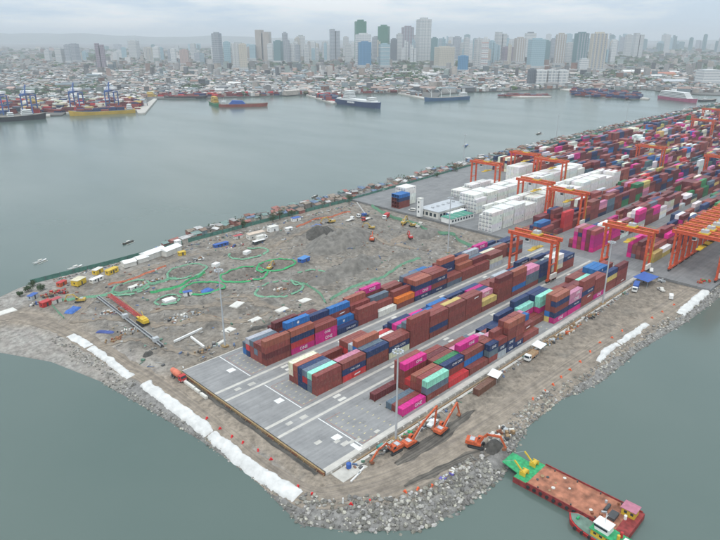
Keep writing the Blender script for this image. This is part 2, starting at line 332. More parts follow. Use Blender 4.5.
def strip_material(name, col, trk, sx=.02, sy=1.4, lo=.62, hi=1.35):
    """packed dirt with wheel marks running along the strip (attribute UV: along, across)"""
    m = bpy.data.materials.new(name); m.use_nodes = True; n = m.node_tree.nodes; l = m.node_tree.links; b = n['Principled BSDF']; b.inputs['Roughness'].default_value = .95; b.inputs['Specular IOR Level'].default_value = .2
    uv = n.new('ShaderNodeUVMap'); uv.uv_map = 'along'
    mp = n.new('ShaderNodeMapping'); mp.inputs['Scale'].default_value = (sx, sy, 1); l.new(uv.outputs[0], mp.inputs[0])
    q = n.new('ShaderNodeTexNoise'); q.inputs['Scale'].default_value = 1; q.inputs['Detail'].default_value = 4; q.inputs['Distortion'].default_value = .3; l.new(mp.outputs[0], q.inputs[0])
    r = n.new('ShaderNodeMapRange'); r.inputs[1].default_value = .38; r.inputs[2].default_value = .62; l.new(q.outputs[0], r.inputs[0])
    mx = n.new('ShaderNodeMix'); mx.data_type = 'RGBA'; l.new(r.outputs[0], mx.inputs[0]); mx.inputs[6].default_value = (*trk, 1); mx.inputs[7].default_value = (*col, 1)
    t = n.new('ShaderNodeTexCoord'); q2 = n.new('ShaderNodeTexNoise'); q2.inputs['Scale'].default_value = .3; q2.inputs['Detail'].default_value = 9; q2.inputs['Roughness'].default_value = .7; l.new(t.outputs['Object'], q2.inputs[0])
    mr = n.new('ShaderNodeMapRange'); mr.inputs[1].default_value = .3; mr.inputs[2].default_value = .7; mr.inputs[3].default_value = lo; mr.inputs[4].default_value = hi; l.new(q2.outputs[0], mr.inputs[0])
    vm = n.new('ShaderNodeVectorMath'); vm.operation = 'SCALE'; l.new(mx.outputs[2], vm.inputs[0]); l.new(mr.outputs[0], vm.inputs[3]); l.new(vm.outputs[0], b.inputs['Base Color']); return m
def smooth_path(pts, ws, step=3.0):
    out = []; P = [Vector((p[0], p[1])) for p in pts]
    for i in range(len(P)-1):
        p0 = P[max(i-1, 0)]; p1 = P[i]; p2 = P[i+1]; p3 = P[min(i+2, len(P)-1)]; n = max(2, int((p2-p1).length/step))
        for k in range(n):
            t = k/n; q = .5*((2*p1)+(p2-p0)*t+(2*p0-5*p1+4*p2-p3)*t*t+(3*p1-p0-3*p2+p3)*t**3); out.append((q, ws[i]*(1-t)+ws[i+1]*t))
    out.append((P[-1], ws[-1])); return out
def strip(name, pts, ws, mat, lift, cross=6, rag=.8, seed=1, step=3.0):
    path = smooth_path(pts, ws, step); mbx = MB(); rnd = random.Random(seed); vs = []; uvs = []; L = 0; n = len(path); allp = []
    for i, (p, wd) in enumerate(path):
        a = path[max(i-1, 0)][0]; b = path[min(i+1, n-1)][0]; d = (b-a).normalized(); nn = Vector((-d.y, d.x))
        if i: L += (p-path[i-1][0]).length
        e0, e1 = rnd.uniform(-rag, rag), rnd.uniform(-rag, rag)
        for k in range(cross+1):
            t = k/cross-.5; off = t*wd+(e0 if k == 0 else e1 if k == cross else 0); q = p+nn*off; allp.append((q.x, q.y)); uvs.append((L, off))
    z = height(np.array(allp)); vs = [(p[0], p[1], zz+lift) for p, zz in zip(allp, z)]
    c = cross+1; fs = [(i*c+k, i*c+k+1, (i+1)*c+k+1, (i+1)*c+k) for i in range(n-1) for k in range(cross)]
    me = bpy.data.meshes.new(name); me.from_pydata(vs, [], fs); uvl = me.uv_layers.new(name='along')
    for lp in me.loops: uvl.data[lp.index].uv = uvs[lp.vertex_index]
    me.materials.append(mat); me.update(); return kind(inst(name, me), 'structure')
strip('dirt_road', [(p.x, p.y) for p in ROADP], ROADW, strip_material('packed_dirt', (.285,.24,.19), (.205,.175,.145)), .05, cross=7)
# dark, freshly tracked mud by the diggers
strip('mud_track', [(p.x, p.y) for p in (G(395,464,-.8), G(425,446,-.8), G(450,428,-.8), G(475,410,-.8))], [1.5,6,5,.6], strip_material('wet_mud', (.15,.135,.115), (.075,.068,.06), .05, 1.6), .085, seed=4)
strip('mud_track', [(p.x, p.y) for p in (G(405,487,-.8), G(440,470,-.8), G(470,456,-.8), G(487,450,-.8))], [.5,3,4.4,3], strip_material('wet_mud_b', (.17,.15,.125), (.07,.065,.058), .05, 1.5), .09, seed=5)
strip('dirt_road', [(-14,160),(20,192),(60,200),(110,205),(160,212),(215,212)], [8,7,6,6,6,6], strip_material('packed_dirt_b', (.27,.225,.18), (.18,.16,.135)), .06, cross=6, seed=9)

trk = strip_material('site_track', (.275,.225,.172), (.19,.165,.138), .03, 1.3)
for i, pl in enumerate((((70,322),(120,318),(165,325),(205,318),(240,322),(270,312)),((95,345),(140,338),(170,348),(200,356)),((215,300),(245,296),(262,306),(300,312)),((262,250),(300,240),(330,232),(360,236),(395,246),(430,252)),((150,312),(175,308),(215,305),(255,300)))):
    strip('dirt_road', [(G(x, y, -.8).x, G(x, y, -.8).y) for x, y in pl], [1.5]+[4.5]*(len(pl)-2)+[1.2], trk, .14, cross=4, rag=.9, seed=20+i, step=1.4)
# ------------------------------------------------------------------ PAVED YARD
W, L, MG = 23.28, 6.52, 2.92
PV = 3*W+2*L
def paving(name, c1, c2):
    m = bpy.data.materials.new(name); m.use_nodes = True; n = m.node_tree.nodes; l = m.node_tree.links; b = n['Principled BSDF']; b.inputs['Roughness'].default_value = .82
    t = n.new('ShaderNodeTexCoord')
    q = n.new('ShaderNodeTexNoise'); q.inputs['Scale'].default_value = .12; q.inputs['Detail'].default_value = 8; q.inputs['Roughness'].default_value = .68; l.new(t.outputs['Object'], q.inputs[0])
    r = n.new('ShaderNodeValToRGB'); r.color_ramp.elements[0].position = .33; r.color_ramp.elements[1].position = .68; r.color_ramp.elements[0].color = (*c1, 1); r.color_ramp.elements[1].color = (*c2, 1); l.new(q.outputs[0], r.inputs[0])
    mp = n.new('ShaderNodeMapping'); mp.inputs['Scale'].default_value = (.03, .9, 1); l.new(t.outputs['Object'], mp.inputs[0])
    q2 = n.new('ShaderNodeTexNoise'); q2.inputs['Scale'].default_value = 1; q2.inputs['Detail'].default_value = 5; l.new(mp.outputs[0], q2.inputs[0])
    mr = n.new('ShaderNodeMapRange'); mr.inputs[1].default_value = .3; mr.inputs[2].default_value = .7; mr.inputs[3].default_value = .86; mr.inputs[4].default_value = 1.12; l.new(q2.outputs[0], mr.inputs[0])
    q3 = n.new('ShaderNodeTexNoise'); q3.inputs['Scale'].default_value = .33; q3.inputs['Detail'].default_value = 7; q3.inputs['Roughness'].default_value = .75; l.new(t.outputs['Object'], q3.inputs[0])
    m3 = n.new('ShaderNodeMapRange'); m3.inputs[1].default_value = .56; m3.inputs[2].default_value = .74; m3.inputs[3].default_value = 1; m3.inputs[4].default_value = .62; l.new(q3.outputs[0], m3.inputs[0])
    mm = n.new('ShaderNodeMath'); mm.operation = 'MULTIPLY'; l.new(mr.outputs[0], mm.inputs[0]); l.new(m3.outputs[0], mm.inputs[1])
    vm = n.new('ShaderNodeVectorMath'); vm.operation = 'SCALE'; l.new(r.outputs[0], vm.inputs[0]); l.new(mm.outputs[0], vm.inputs[3]); l.new(vm.outputs[0], b.inputs['Base Color']); return m
mb = MB(); mb.box(0, 0, -1.6, 231, PV, 0); pad = kind(mb.build('pavement', paving('block_paving', (.20,.20,.20), (.295,.292,.287))), 'structure')
mb = MB(); mb.prism([(231,-33),(1690,-36),(1690,256),(231,252)], -1.3, -.004); yard = kind(mb.build('pavement', paving('yard_asphalt', (.15,.152,.155), (.225,.225,.222))), 'structure')
beam_m = pm('pale_runway_concrete', (.50,.475,.43), .8, .14, .35); paint_w = pm('white_road_paint', (.70,.70,.68), .7, .1, .8); paint_y = pm('yellow_road_paint', (.50,.44,.26), .8, .2, 1)
bands = [(j*(W+L), j*(W+L)+W) for j in range(3)]
for j, (a, b) in enumerate(bands):
    for v, wd in ((a, 1.25 if j else 1.7), (b, 1.15)):
        y0 = v-wd/2 if v > .1 else 0.03
        MB().box(.05, y0, .001, 229, y0+wd if v < PV-1 else PV-.05, .012).build('crane_runway', beam_m, pad)
    MB().box(16.1, a+1.3, .003, 16.45, b-.9, .016).build('painted_line', paint_w, pad)
    for (u, v, lu, lv) in ((13.6, a+10.2, 3, 2.6), (7.6, a-3.0 if j else 12.4, 2.4, 1.6), (13.3, a-3.6 if j else 6.0, 2.8, 1.8)):
        MB().box(u-lu/2, v-lv/2, .003, u+lu/2, v+lv/2, .02).build('drain_cover', paint_w if lu == 3 else conc, pad)
    for u in (30, 60, 93, 128, 165, 200):
        for v in (b+1.9, b+L-1.9):
            if v < PV: MB().box(u-1.6, v-.7, .003, u+1.6, v+.7, .018).build('drain_cover', offw, pad)
for (u, v, lu, lv) in ((15.4,5.2,2,1.3),(17.6,4.4,2,1.3),(14.6,2.4,1.6,4),(25,3.4,2,1.2),(12.2,8.6,2,1.4)):
    MB().box(u-lu/2, v-lv/2, .003, u+lu/2, v+lv/2, .022).build('drain_cover', conc if lu > 1.7 else paint_w, pad)
BAY0, BAYP, ROWP = 24.7, 12.65, 2.6
mb = MB()
for j, (a, b) in enumerate(bands):
    for k in range(0, 15):
        for r in range(7):
            for du in (-.25, 6.0, 12.2):
                u = (18.3 if k < 0 else BAY0+BAYP*k)+du; v = a+MG-.1+r*ROWP; mb.box(u-.42, v-.17, .002, u+.42, v+.17, .01)
            if k == 0:
                for du in (18.6, 21.5): v = a+MG-.1+r*ROWP; mb.box(du-.42, v-.17, .002, du+.42, v+.17, .01)
mb.build('slot_mark', paint_y, pad)['kind'] = 'stuff'
mb = MB()
for j, (a, b) in enumerate(bands): mb.box(17.2, a+2.0, .002, 24, a+2.25, .011); mb.box(17.2, a+19.6, .002, 24, a+19.85, .011); mb.box(17.2, a+2.25, .002, 17.45, a+19.6, .011)
mb.build('painted_line', pm('faded_red_paint', (.30,.17,.14), .8, .25, 1), pad)
# edge works: low wall along the seaward side and rusty formwork along the open end
t = thing('retaining_wall', 'pale concrete retaining wall with buttresses along the seaward pad edge', 'wall', (0,0,-1))
MB().box(-.4, -.55, 0, 229, -.02, 1.03).build('coping', conc, t)
for i in range(57): MB().box(1+i*4, -1.0, 0, 1.5+i*4, -.56, .82).build('buttress', conc, t)
MB().box(6, -3.4, .1, 226, -2.4, .42).build('footing', beam_m, t)
MB().box(9, -2.1, .1, 226, -1.75, .55).build('formwork_plank', timber, t)
t = thing('formwork', 'rust brown timber and steel formwork along the open pad end', 'formwork', (-.7,0,-1))
for i in range(21): MB().box(-.12, i*4+.05, 0, .12, i*4+3.95, .98+random.uniform(-.1,.15)).build('panel', [rust, timber, pm('ochre_timber', (.29,.20,.095), .85, .35, 2)][i % 3], t)
for i in range(28): MB().bar((-.9, i*3, .05), (-.12, i*3, .8), .14).build('prop', timber, t)
MB().box(-.25, .2, .98, .25, 83.5, 1.1).build('cap_rail', pm('ochre_timber', None), t)
# rubbish and dark trench beside the formwork
strip('trench', [(-1.9,2),(-1.9,40),(-1.9,78)], [1.6,1.8,1.5], strip_material('trench_mud', (.11,.10,.088), (.06,.058,.052), .1, 1), .09, cross=2, rag=.3, seed=2)
for i, (u, v, l) in enumerate(((-3.0,72,7),(-3.2,62,4),(-3.1,66.5,3))):
    o = MB().box(-l/2, -.5, 0, l/2, .5, .9).box(-l/2+.2, -.35, .9, l/2-.2, .35, 1.02).build('concrete_trough', offw, None, (u, v, H(u, v)), R(90)); tag(o, ('long','short','middle')[i]+' white concrete trough lying beside the formwork', 'trough')

# ------------------------------------------------------------------ CONTAINERS
CC = dict(B=(.225,.055,.047), O=(.31,.098,.064), D=(.145,.030,.034), N=(.018,.038,.115), U=(.02,.14,.38), M=(.52,.018,.20), P=(.55,.22,.33), R=(.47,.035,.04), W=(.70,.69,.66), C=(.66,.62,.48), G=(.115,.155,.20), Y=(.56,.42,.14), T=(.26,.62,.48), E=(.035,.19,.075), A=(.70,.20,.03), L=(.42,.46,.48), K=(.06,.11,.13))
CN = dict(B='rust brown', O='orange brown', D='dark maroon', N='navy blue', U='bright blue', M='magenta', P='pale pink', R='bright red', W='white', C='cream', G='slate grey', Y='yellow', T='mint green', E='dark green', A='vivid orange', L='light grey', K='dark teal')
CH = 2.62
def container_mesh(l):
    mb = MB(); w2, z0, z1 = 1.22, 0, CH; e = .02
    n = int(l/.62); 
    for s in (0, 1):
        pts = []; x = .16
        step = (l-.32)/n
        for i in range(n):
            pts += [(x, 0), (x+step*.3, 0), (x+step*.5, .075), (x+step*.8, .075)]; x += step
        pts.append((l-.16, 0)); vs = []
        for z in (.16, CH-.12):
            for px_, dy in pts: vs.append((px_, (.03+dy) if s == 0 else 2.44-.03-dy, z))
        k = len(pts); mb.q(vs, [((i, i+1, k+i+1, k+i) if s == 0 else (i+1, i, k+i, k+i+1)) for i in range(k-1)])
        y = 0 if s == 0 else 2.32
        mb.box(0, y, 0, l, y+.12, .16); mb.box(.0, y, CH-.12, l, y+.12, CH-e)
    for x in (0, l-.16):
        for y in (0, 2.28): mb.box(x, y, .16, x+.16, y+.16, CH-.12)
        for y in (0, 2.26):
            for z in (0, CH-.13): mb.box(x-.012 if x == 0 else x-.012, y-.012 if y == 0 else y+.012, z-.0+(.0 if z == 0 else .012), x+.172, y+.168 if y == 0 else y+.192, z+.118+(.012 if z else 0))
    mb.box(l-.10, .16, .16, l-.05, 2.28, CH-.12)     # blind end
    nr = int(l/1.2); xs = [.16+(l-.32)*i/nr for i in range(nr+1)]
    for i in range(nr): mb.box(xs[i]+.03, .12, CH-.07, xs[i+1]-.03, 2.32, CH-.02)
    mb.box(.05, .12, CH-.11, l-.05, 2.32, CH-.075)
    mb.box(.1, .14, .06, l-.1, 2.3, .15)
    return mb.mesh('container_shell', cont_m)
CM = {12: container_mesh(12.19), 6: container_mesh(6.06)}
def door_mesh():
    mb = MB(); mb.box(.03, .0, .17, .08, 1.05, CH-.13)
    for y in (.3, .75): mb.cyl((.01, y, .2), (.01, y, CH-.16), .045, n=6)
    for z in (.6, 1.1): mb.box(.0, .15, z, .03, .9, z+.07)
    return mb.mesh('door', cont_m)
DOOR = door_mesh()
def text_mesh(s, size, mat, depth=.03):
    cu = bpy.data.curves.new('lettering', 'FONT'); cu.body = s; cu.size = size; cu.extrude = depth/2; cu.align_x = 'CENTER'; cu.align_y = 'CENTER'; cu.resolution_u = 2
    o = bpy.data.objects.new('lettering', cu); me = bpy.data.meshes.new_from_object(o); bpy.data.objects.remove(o); bpy.data.curves.remove(cu)
    me.name = 'lettering'; me.transform(Matrix.Rotation(R(90), 4, 'X')); me.materials.append(mat); return me
letter_w = pm('white_lettering', (.78,.78,.78), .6, .05)
TXT = {'M': text_mesh('ONE', 2.0, letter_w), 'P': text_mesh('ONE', 2.0, letter_w), 'N': text_mesh('CMA CGM', 1.25, letter_w)}
mb = MB()
mb.q([(math.cos(a*math.pi/7)*(.8 if a % 2 else .35), 0, math.sin(a*math.pi/7)*(.8 if a % 2 else .35)) for a in range(14)]+[(math.cos(a*math.pi/7)*(.8 if a % 2 else .35), .03, math.sin(a*math.pi/7)*(.8 if a % 2 else .35)) for a in range(14)], [tuple(range(14)), tuple(range(27, 13, -1))]+[((a+1) % 14, a, 14+a, 14+(a+1) % 14) for a in range(14)])
EMB = mb.mesh('emblem', letter_w)
mb = MB(); mb.side([(-1.6,-.3),(1.4,-.15),(1.7,.3),(-1.2,.18)], 0, .03); SWO = mb.mesh('emblem', letter_w)

# stacks, row by row from the seaward side: colour letters from the ground up, one word for each row ('-' empty)
BLK = {
 0: {1: "M B G - - D", 2: "BGT DBB BBO BR BBBM BBBB", 3: "R BBN BBE BEB BBD BBB", 4: "B BUB BBEM BEP BBB BB",
     5: ["BGN BNB BBB BBP BB BG", "LNB BGBB BBP BB BL G"], 6: ["NNBBO BBBBB BP BNN BB BN", "NBBBO BBBBB NUU NP NN NN"], 7: "B YB BUU BNP NN BNN", 8: "- - B B GMT BBNN",
     9: "MNBNO YUBBO B BMTT BBNN BBBN", 10: "MNPP BBBB BB BB BGB BB", 11: "BBNBB BBBB BBD BBD BN BB", 12: "MBBB BBBB BBC BRT BRB BBB", 13: "BBYN BBB BBBU BBUU BBUU BBB", 14: "BBBD BBB BB BBB BBB BB"},
 1: {0: "BBB GGT NRG NNN BBO BCC", 1: "RNB BBP BB - B BB", 2: "BBN BNG NNUO GGL BRB NRB", 3: "CNB NNB BB BW BR B", 4: "BBBBB BBBG BNG BBM BBN BN",
     5: "BNBB BBBB BBU BBU BB BM", 6: "BBBB BBBY BBB BBB BBU BN", 7: "BBBB BBBB BBB BB BBN BB", 8: "BY BBP BBN BBM BBN BM", 9: "BBBBD BBBB BBB BGB BB BB", 10: "BUBBO BBBB BBB BBB BGL BB",
     11: "BGGP BBGP BBB BNG BB BN", 12: "KNNN NNN NNK BBB BB BNN", 13: "BCLW BBCW BCL BB BNN BB", 14: "BBN BBN BNN BB BB BN"},
 2: {0: "BDBO BBB BGB BBG NRL UG", 1: "MRNO NBNNU BBN GB BBBD BBD", 2: "MMB BBB NNNN NNG BBD BBD", 3: "N BU BBBU BBB GN GN", 4: "BBB NB BBB BBBO BBB BN",
     5: "W BB BBG BG BBBM BBM", 6: "BA BBB GB BBB BBB TB", 7: "NMNO BBNO BBNB BBNG GN BT", 8: "NBNB BBNB BBBB BBB BBG BBU", 9: "GB NB BBNNO BBBB BBU BG", 10: "BB BBO BBNO BBB BB BB",
     11: "BB BBD BBG BBBL BBB BBN", 12: "LCB BBB BBC BBN BBMM BBM", 13: "- - BBO BBG BN BNN", 14: "- BGB BB BNN BBN BB"}}
BLKN = ['road-side block', 'middle block', 'inland block']
ORD = ['first','second','third','fourth','fifth','sixth','seventh','eighth','ninth','tenth','eleventh','twelfth','thirteenth','fourteenth','fifteenth']
TIER = ['bottom','second','third','fourth','fifth','sixth']
slots = {}; recs = []
for b, bays in BLK.items():
    for k, sp in bays.items():
        halves = [sp] if isinstance(sp, str) else sp
        for hi, s in enumerate(halves):
            for r, st in enumerate(s.split()):
                if st == '-': continue
                for ti, c in enumerate(st):
                    slots[(b, k, hi, r, ti)] = c
                    recs.append((b, k, hi, r, ti, c, len(halves) == 2, ti == len(st)-1))
def stack_h(b, k, hi, r):
    n = 0
    while (b, k, hi, r, n) in slots: n += 1
    return n
vis = []
for rc in recs:
    b, k, hi, r, ti, c, half, top = rc
    front = r == 0 or stack_h(b, k, hi if half else 0, r-1) <= ti
    two = isinstance(BLK[b].get(k), list)
    if half and hi == 1: lh = stack_h(b, k, 0, r)
    else: lh = max(stack_h(b, k-1, 0, r), stack_h(b, k-1, 1, r))
    left = lh <= ti
    sc_ = (3 if front else 0)+(1.5 if top else 0)+(1.2 if left else 0)
    if sc_ > 0: vis.append((sc_*1000/(120+k*12+b*25), rc, front, left))
vis.sort(key=lambda a: -a[0])
ind = {v[1][:5] for v in vis[:300]}
rnd = random.Random(5)
def jitcol(c, rnd, a=.12):
    k = 1+rnd.uniform(-a, a); return tuple(min(.85, x*k*(1+rnd.uniform(-a*.4, a*.4))) for x in CC[c])
stuff = MB()
info = {v[1][:5]: (v[2], v[3]) for v in vis}
for rc in recs:
    b, k, hi, r, ti, c, half, top = rc
    rn = random.Random(hash((b, k, hi, r)) & 0xffff)
    dx, dy = rn.uniform(-.08, .08)+rnd.uniform(-.06, .06), rnd.uniform(-.04, .04)
    x = BAY0+BAYP*k+(6.2 if hi else 0)+dx+(-.4 if b == 0 else 0); y = bands[b][0]+MG+r*ROWP+dy; z = .02+ti*CH
    col = jitcol(c, rnd)
    if rc[:5] not in ind:
        stuff.box(x, y, z, x+(6.06 if half else 12.19), y+2.44, z+CH-.01, 0, col); continue
    o = inst('shipping_container', CM[6 if half else 12], None, (x, y, z)); o.color = (*col, 1)
    fr, lf = info[rc[:5]]
    tag(o, f"{CN[c]} {'short ' if half else ''}container, {TIER[ti]} tier, {ORD[r]} row from sea, {ORD[k]} bay{' end' if hi else ''} of {BLKN[b]}", 'container', 'shipping containers stacked on the new pad')
    if lf:
        for y_ in (.17, 1.225):
            d = inst('door', DOOR, o, (0, y_, 0)); d.color = (*[q*.88 for q in col], 1)
    if fr:
        l = 6.06 if half else 12.19
        if c in TXT and rnd.random() < (.85 if c != 'N' else .5) and not half:
            kq = rnd.uniform(.78, 1.08); q = inst('lettering', TXT[c], o, (l*rnd.uniform(.5, .68), .012, CH*.48)); q.scale = (kq, 1, kq)
        elif c in TXT and half: q = inst('lettering', TXT['M'], o, (l*.5, .012, CH*.48)); q.scale = (.7, 1, .8)
        elif c == 'U' and rnd.random() < .8: inst('emblem', EMB, o, (l*.5, -.0, CH*.52))
        elif c in 'RB' and rnd.random() < .12: inst('emblem', SWO, o, (l*.62, -.0, CH*.45))
o = stuff.build('shipping_containers', attr_m); kind(o, 'stuff', 'containers packed behind and between the outer stacks on the new pad')

# a single brown container down on the dirt by the sea road
p = G(480, 392, -.8)
o = inst('shipping_container', CM[12], None, (66.5, -7.2, -.8), 0); o.color = (.16,.075,.05,1); o.rotation_euler = (0, 0, R(2))
tag(o, 'lone brown container standing on the dirt below the retaining wall', 'container')
for y_ in (.17, 1.225): d = inst('door', DOOR, o, (0, y_, 0)); d.color = (.14,.06,.045,1)

# ---- the terminal beyond: white reefers, then coloured stacks to the end of the quay
V0 = [3+32.4*j for j in range(8)]
reef_txt = pm('grey_lettering', (.25,.3,.36), .6, .05)
def reefer_mesh():
    mb = MB(); l = 12.19
    mb.box(0, 0, 0, l, 2.44, CH-.03)
    for z0, z1 in ((0, .17), (CH-.17, CH-.029)):
        mb.box(-.012, -.012, z0, l+.012, .06, z1); mb.box(-.012, 2.38, z0, l+.012, 2.452, z1)
    for x in (-.012, l-.1): mb.box(x, -.013, .17, x+.112, .08, CH-.17); mb.box(x, 2.36, .17, x+.112, 2.453, CH-.17)
    return mb.mesh('reefer_shell', reef_m)
RM = reefer_mesh()
mb = MB(); mb.box(-.05, .25, .3, -.001, 2.19, 1.2, 0); mb.box(-.07, .5, 1.35, -.001, 1.9, 2.3, 1); REU = mb.mesh('cooling_unit', [pm('grey_grille', (.28,.29,.30), .6), pm('pale_grille', (.52,.53,.53), .6)])
REE = MB().box(.0, 0, 0, 1.3, .02, .5).mesh('emblem', reef_txt)
reefs = []
def reefer_block(u0, v0, nb, rows, hts, nm):
    H_ = {}
    for k in range(nb):
        for r in range(rows): H_[(k, r)] = hts(k, r)
    for (k, r), h in H_.items():
        for t in range(h):
            front = r == 0 or H_[(k, r-1)] <= t; top = t == h-1; left = k == 0 or H_.get((k-1, r), 0) <= t
            gap = 0
            reefs.append((front or top or left, front, left, u0+k*13.9, v0+r*2.55, t, k, r, nm))
reefer_block(233.9, 100.2, 14, 4, lambda k, r: (5,5,5,4,5,5,5,5,4,5,5,5,4,5)[k] if k > 0 else (5 if r < 3 else 4), 'front white block')
reefer_block(246, 111.6, 13, 2, lambda k, r: 5 if (k+r) % 7 else 4, 'thin white block')
reefer_block(265, 134, 12, 6, lambda k, r: 5 if (k*3+r) % 11 else 4, 'inner white block')
reefer_block(296, 170, 4, 4, lambda k, r: (2,3,3,2)[k] if r < 3 else 2, 'low white block')
reefer_block(247, 186, 1, 4, lambda k, r: 5, 'white stack by the office')
reefer_block(376, 168, 2, 5, lambda k, r: 5, 'far white block')
stuff = MB(); nvis = 0
for vs_, fr, lf, x, y, t, k, r, nm in sorted(reefs, key=lambda a: a[3]):
    col = tuple(c*(1+rnd.uniform(-.06, .04)) for c in (.72,.71,.672)); z = t*CH+.0; x += rnd.uniform(-.08, .08)
    if vs_ and nvis < 230:
        nvis += 1; o = inst('refrigerated_container', RM, None, (x, y, z)); o.color = (*col, 1)
        tag(o, f'white refrigerated container, {TIER[t]} tier, {ORD[r]} row, {ORD[k]} bay of the {nm}', 'container', 'white refrigerated containers in tall stacks')
        if lf: inst('cooling_unit', REU, o)
        if fr and rnd.random() < .5: inst('emblem', REE, o, (9.3, -.02, 1.4))
    else: stuff.box(x, y, z, x+12.19, y+2.44, z+CH-.02, 0, col)
kind(stuff.build('refrigerated_containers', attr_m), 'stuff', 'white refrigerated containers inside and behind the tall white stacks')
stuff = MB(); rn = random.Random(21)
PAL = 'BBBBBBBBBBBODDDDDDDDDDDDNNNNNNGGUMMPRRWWWCYKE'
SPOT = {(1,243):"MMMMB DDDDB MMMMM BBBNB MMMMP DB", (1,255.7):"MMM BBB BBW WWW MMB BB", (1,268.3):"BMMM WWWW WWWW BWWW BBB BNN", (0,250.5):"YY YYB BBD BBBD GBB MMMM", (0,263.1):"YW BBB BBD BBB BBMM BBMM", (2,243):"NBB NNBU BBBU BGN BB BB"}
for j in range(0, 7):
    u = 243 if j != 0 else 250.5
    while u < 1660:
        kk = (j, round(u, 1)); v0 = V0[j]
        skip = rn.random() < .02 or (int((u-243)/12.65) % 30 == 29)
        if j == 3 and u < 420: skip = True
        if j == 4 and u < 426: skip = True
        if j in (5, 6) and u < 402: skip = True
        x_, y_, dep = PX((u, v0, 5))
        if x_ > 900: skip = True
        if not skip:
            spec = SPOT.get(kk); dom = rn.choice(PAL); base = rn.choice((3,4,4,5,5,5)) if u > 300 else rn.choice((3,3,4,4))
            for r in range(6 if spec or u < 400 else 7):
                st = spec.split()[r] if spec else None
                h = len(st) if st else max(0, min(5, base+rn.choice((-2,-1,0,0,0,1))))
                cc = rn.choice((dom, rn.choice(PAL)))
                halves = (rn.random() < .2) and not st
                for t in range(h):
                    if rn.random() < .45: cc = rn.choice((dom, rn.choice(PAL), rn.choice(PAL)))
                    c = st[t] if st else cc
                    for hh in ((0, 6.2) if halves else (0,)):
                        x = u+hh+rn.uniform(-.1, .1); y = v0+r*2.6+rn.uniform(-.04, .04)
                        stuff.box(x, y, t*CH, x+(6.06 if halves else 12.19), y+2.44, t*CH+CH-.015, 0, jitcol(c, rn, .3))
        u += 12.65
kind(stuff.build('shipping_containers', attr_m), 'stuff', 'mixed coloured containers filling the terminal yard to the far quay')

# blue and maroon stack by the gatehouse
for i, (u, v, t, c) in enumerate([(235.5, 182.2+r*2.55, t, 'BDBU'[t] if r else 'BBNU'[t]) for r in range(3) for t in range(4)]):
    o = inst('shipping_container', CM[12], None, (u, v, t*CH)); o.color = (*jitcol(c, rnd), 1)
    tag(o, f"{CN[c]} container, {TIER[t]} tier, {ORD[(i//4)]} row of the small stack near the grey-roofed office", 'container', 'small container stack near the grey-roofed office')

# ------------------------------------------------------------------ YARD GANTRY CRANES
def make_rtg():
    t = thing('gantry_crane', '', 'gantry crane'); S, Hh, B = 23.3, 21.5, 6.8
    for x in (-B/2, B/2):
        for y in (0, S):
            mb = MB(); mb.bar((x, y, 1.9), (x*.92, y, Hh), 1.0, .85, w2=1.15); mb.build('leg', crane_o, t)
        mb = MB(); mb.box(x*.92-.65, -2.2, Hh, x*.92+.65, S+2.2, Hh+1.7); mb.box(x*.92-.9, -2.2, Hh+1.7, x*.92+.9, S+2.2, Hh+1.78, 0); mb.build('girder', crane_o, t)
        mb = MB()
        for i in range(12): mb.cyl((x*1.08, -2+i*2.48, Hh+1.7), (x*1.08, -2+i*2.48, Hh+2.8), .04, n=5)
        mb.bar((x*1.08, -2.2, Hh+2.8), (x*1.08, S+2.2, Hh+2.8), .07); mb.build('handrail', yellow, t)
    for y in (0, S):
        MB().box(-B/2-1.6, y-.5, 1.1, B/2+1.6, y+.5, 2.1).build('sill_beam', crane_o, t)
        MB().bar((-B/2, y, 9.5), (B/2, y, 9.5), .45).build('cross_tie', crane_o, t); MB().bar((-B/2*.95, y, Hh-2.5), (B/2*.95, y, Hh-2.5), .5).build('cross_tie', crane_o, t)
        for x in (-B/2-1, -B/2+1, B/2-1, B/2+1): MB().cyl((x, y-.33, .78), (x, y+.33, .78), .78, n=14).build('wheel', black, t)
    mb = MB(); mb.box(-2.4, 8.2, Hh+1.8, 2.4, 13, Hh+2.5); mb.box(-1.8, 8.8, Hh+2.5, 1.2, 12.2, Hh+4.0, 1); mb.cyl((-1.5, 10.5, Hh+4), (-1.5, 10.5, Hh+5.2), .15, n=6); tr = mb.build('trolley', [yellow, grey_roof], t)
    mb = MB(); mb.box(-3, 13.2, Hh-2.2, -.9, 15.3, Hh+.4); cab = mb.build('operator_cab', white, t)
    MB().box(-3.03, 13.4, Hh-1.9, -.87, 15.33, Hh-.6).build('cab_window', glass, cab)
    mb = MB(); mb.box(-2.9, -1.5, 2.1, 2.9, -.52, 4.6); mb.build('engine_house', offw, t)
    mb = MB(); mb.box(-2.0, S+.52, 2.1, 1.0, S+1.5, 4.2); mb.build('electrical_house', offw, t)
    mb = MB(); mb.bar((B/2+.2, -.7, 2.1), (B/2+.1, -.7, Hh), .12); mb.bar((B/2+.8, -.7, 2.1), (B/2+.7, -.7, Hh), .12)
    for i in range(24): mb.bar((B/2+.15, -.7, 2.6+i*.8), (B/2+.75, -.7, 2.6+i*.8), .06)
    mb.build('ladder', yellow, t)
    for x in (-1.3, 1.3):
        mb = MB()
        for y in (9.2, 12): mb.cyl((x, y, 15.9), (x, y, Hh+1.8), .035, n=5)
        mb.build('hoist_rope', black, t)
    MB().box(-6.1, 9.4, 15.5, 6.1, 11.8, 15.9).box(-1.6, 9.2, 15.9, 1.6, 12, 16.4).build('spreader', yellow, t)
    return t
rtg = make_rtg(); first = True
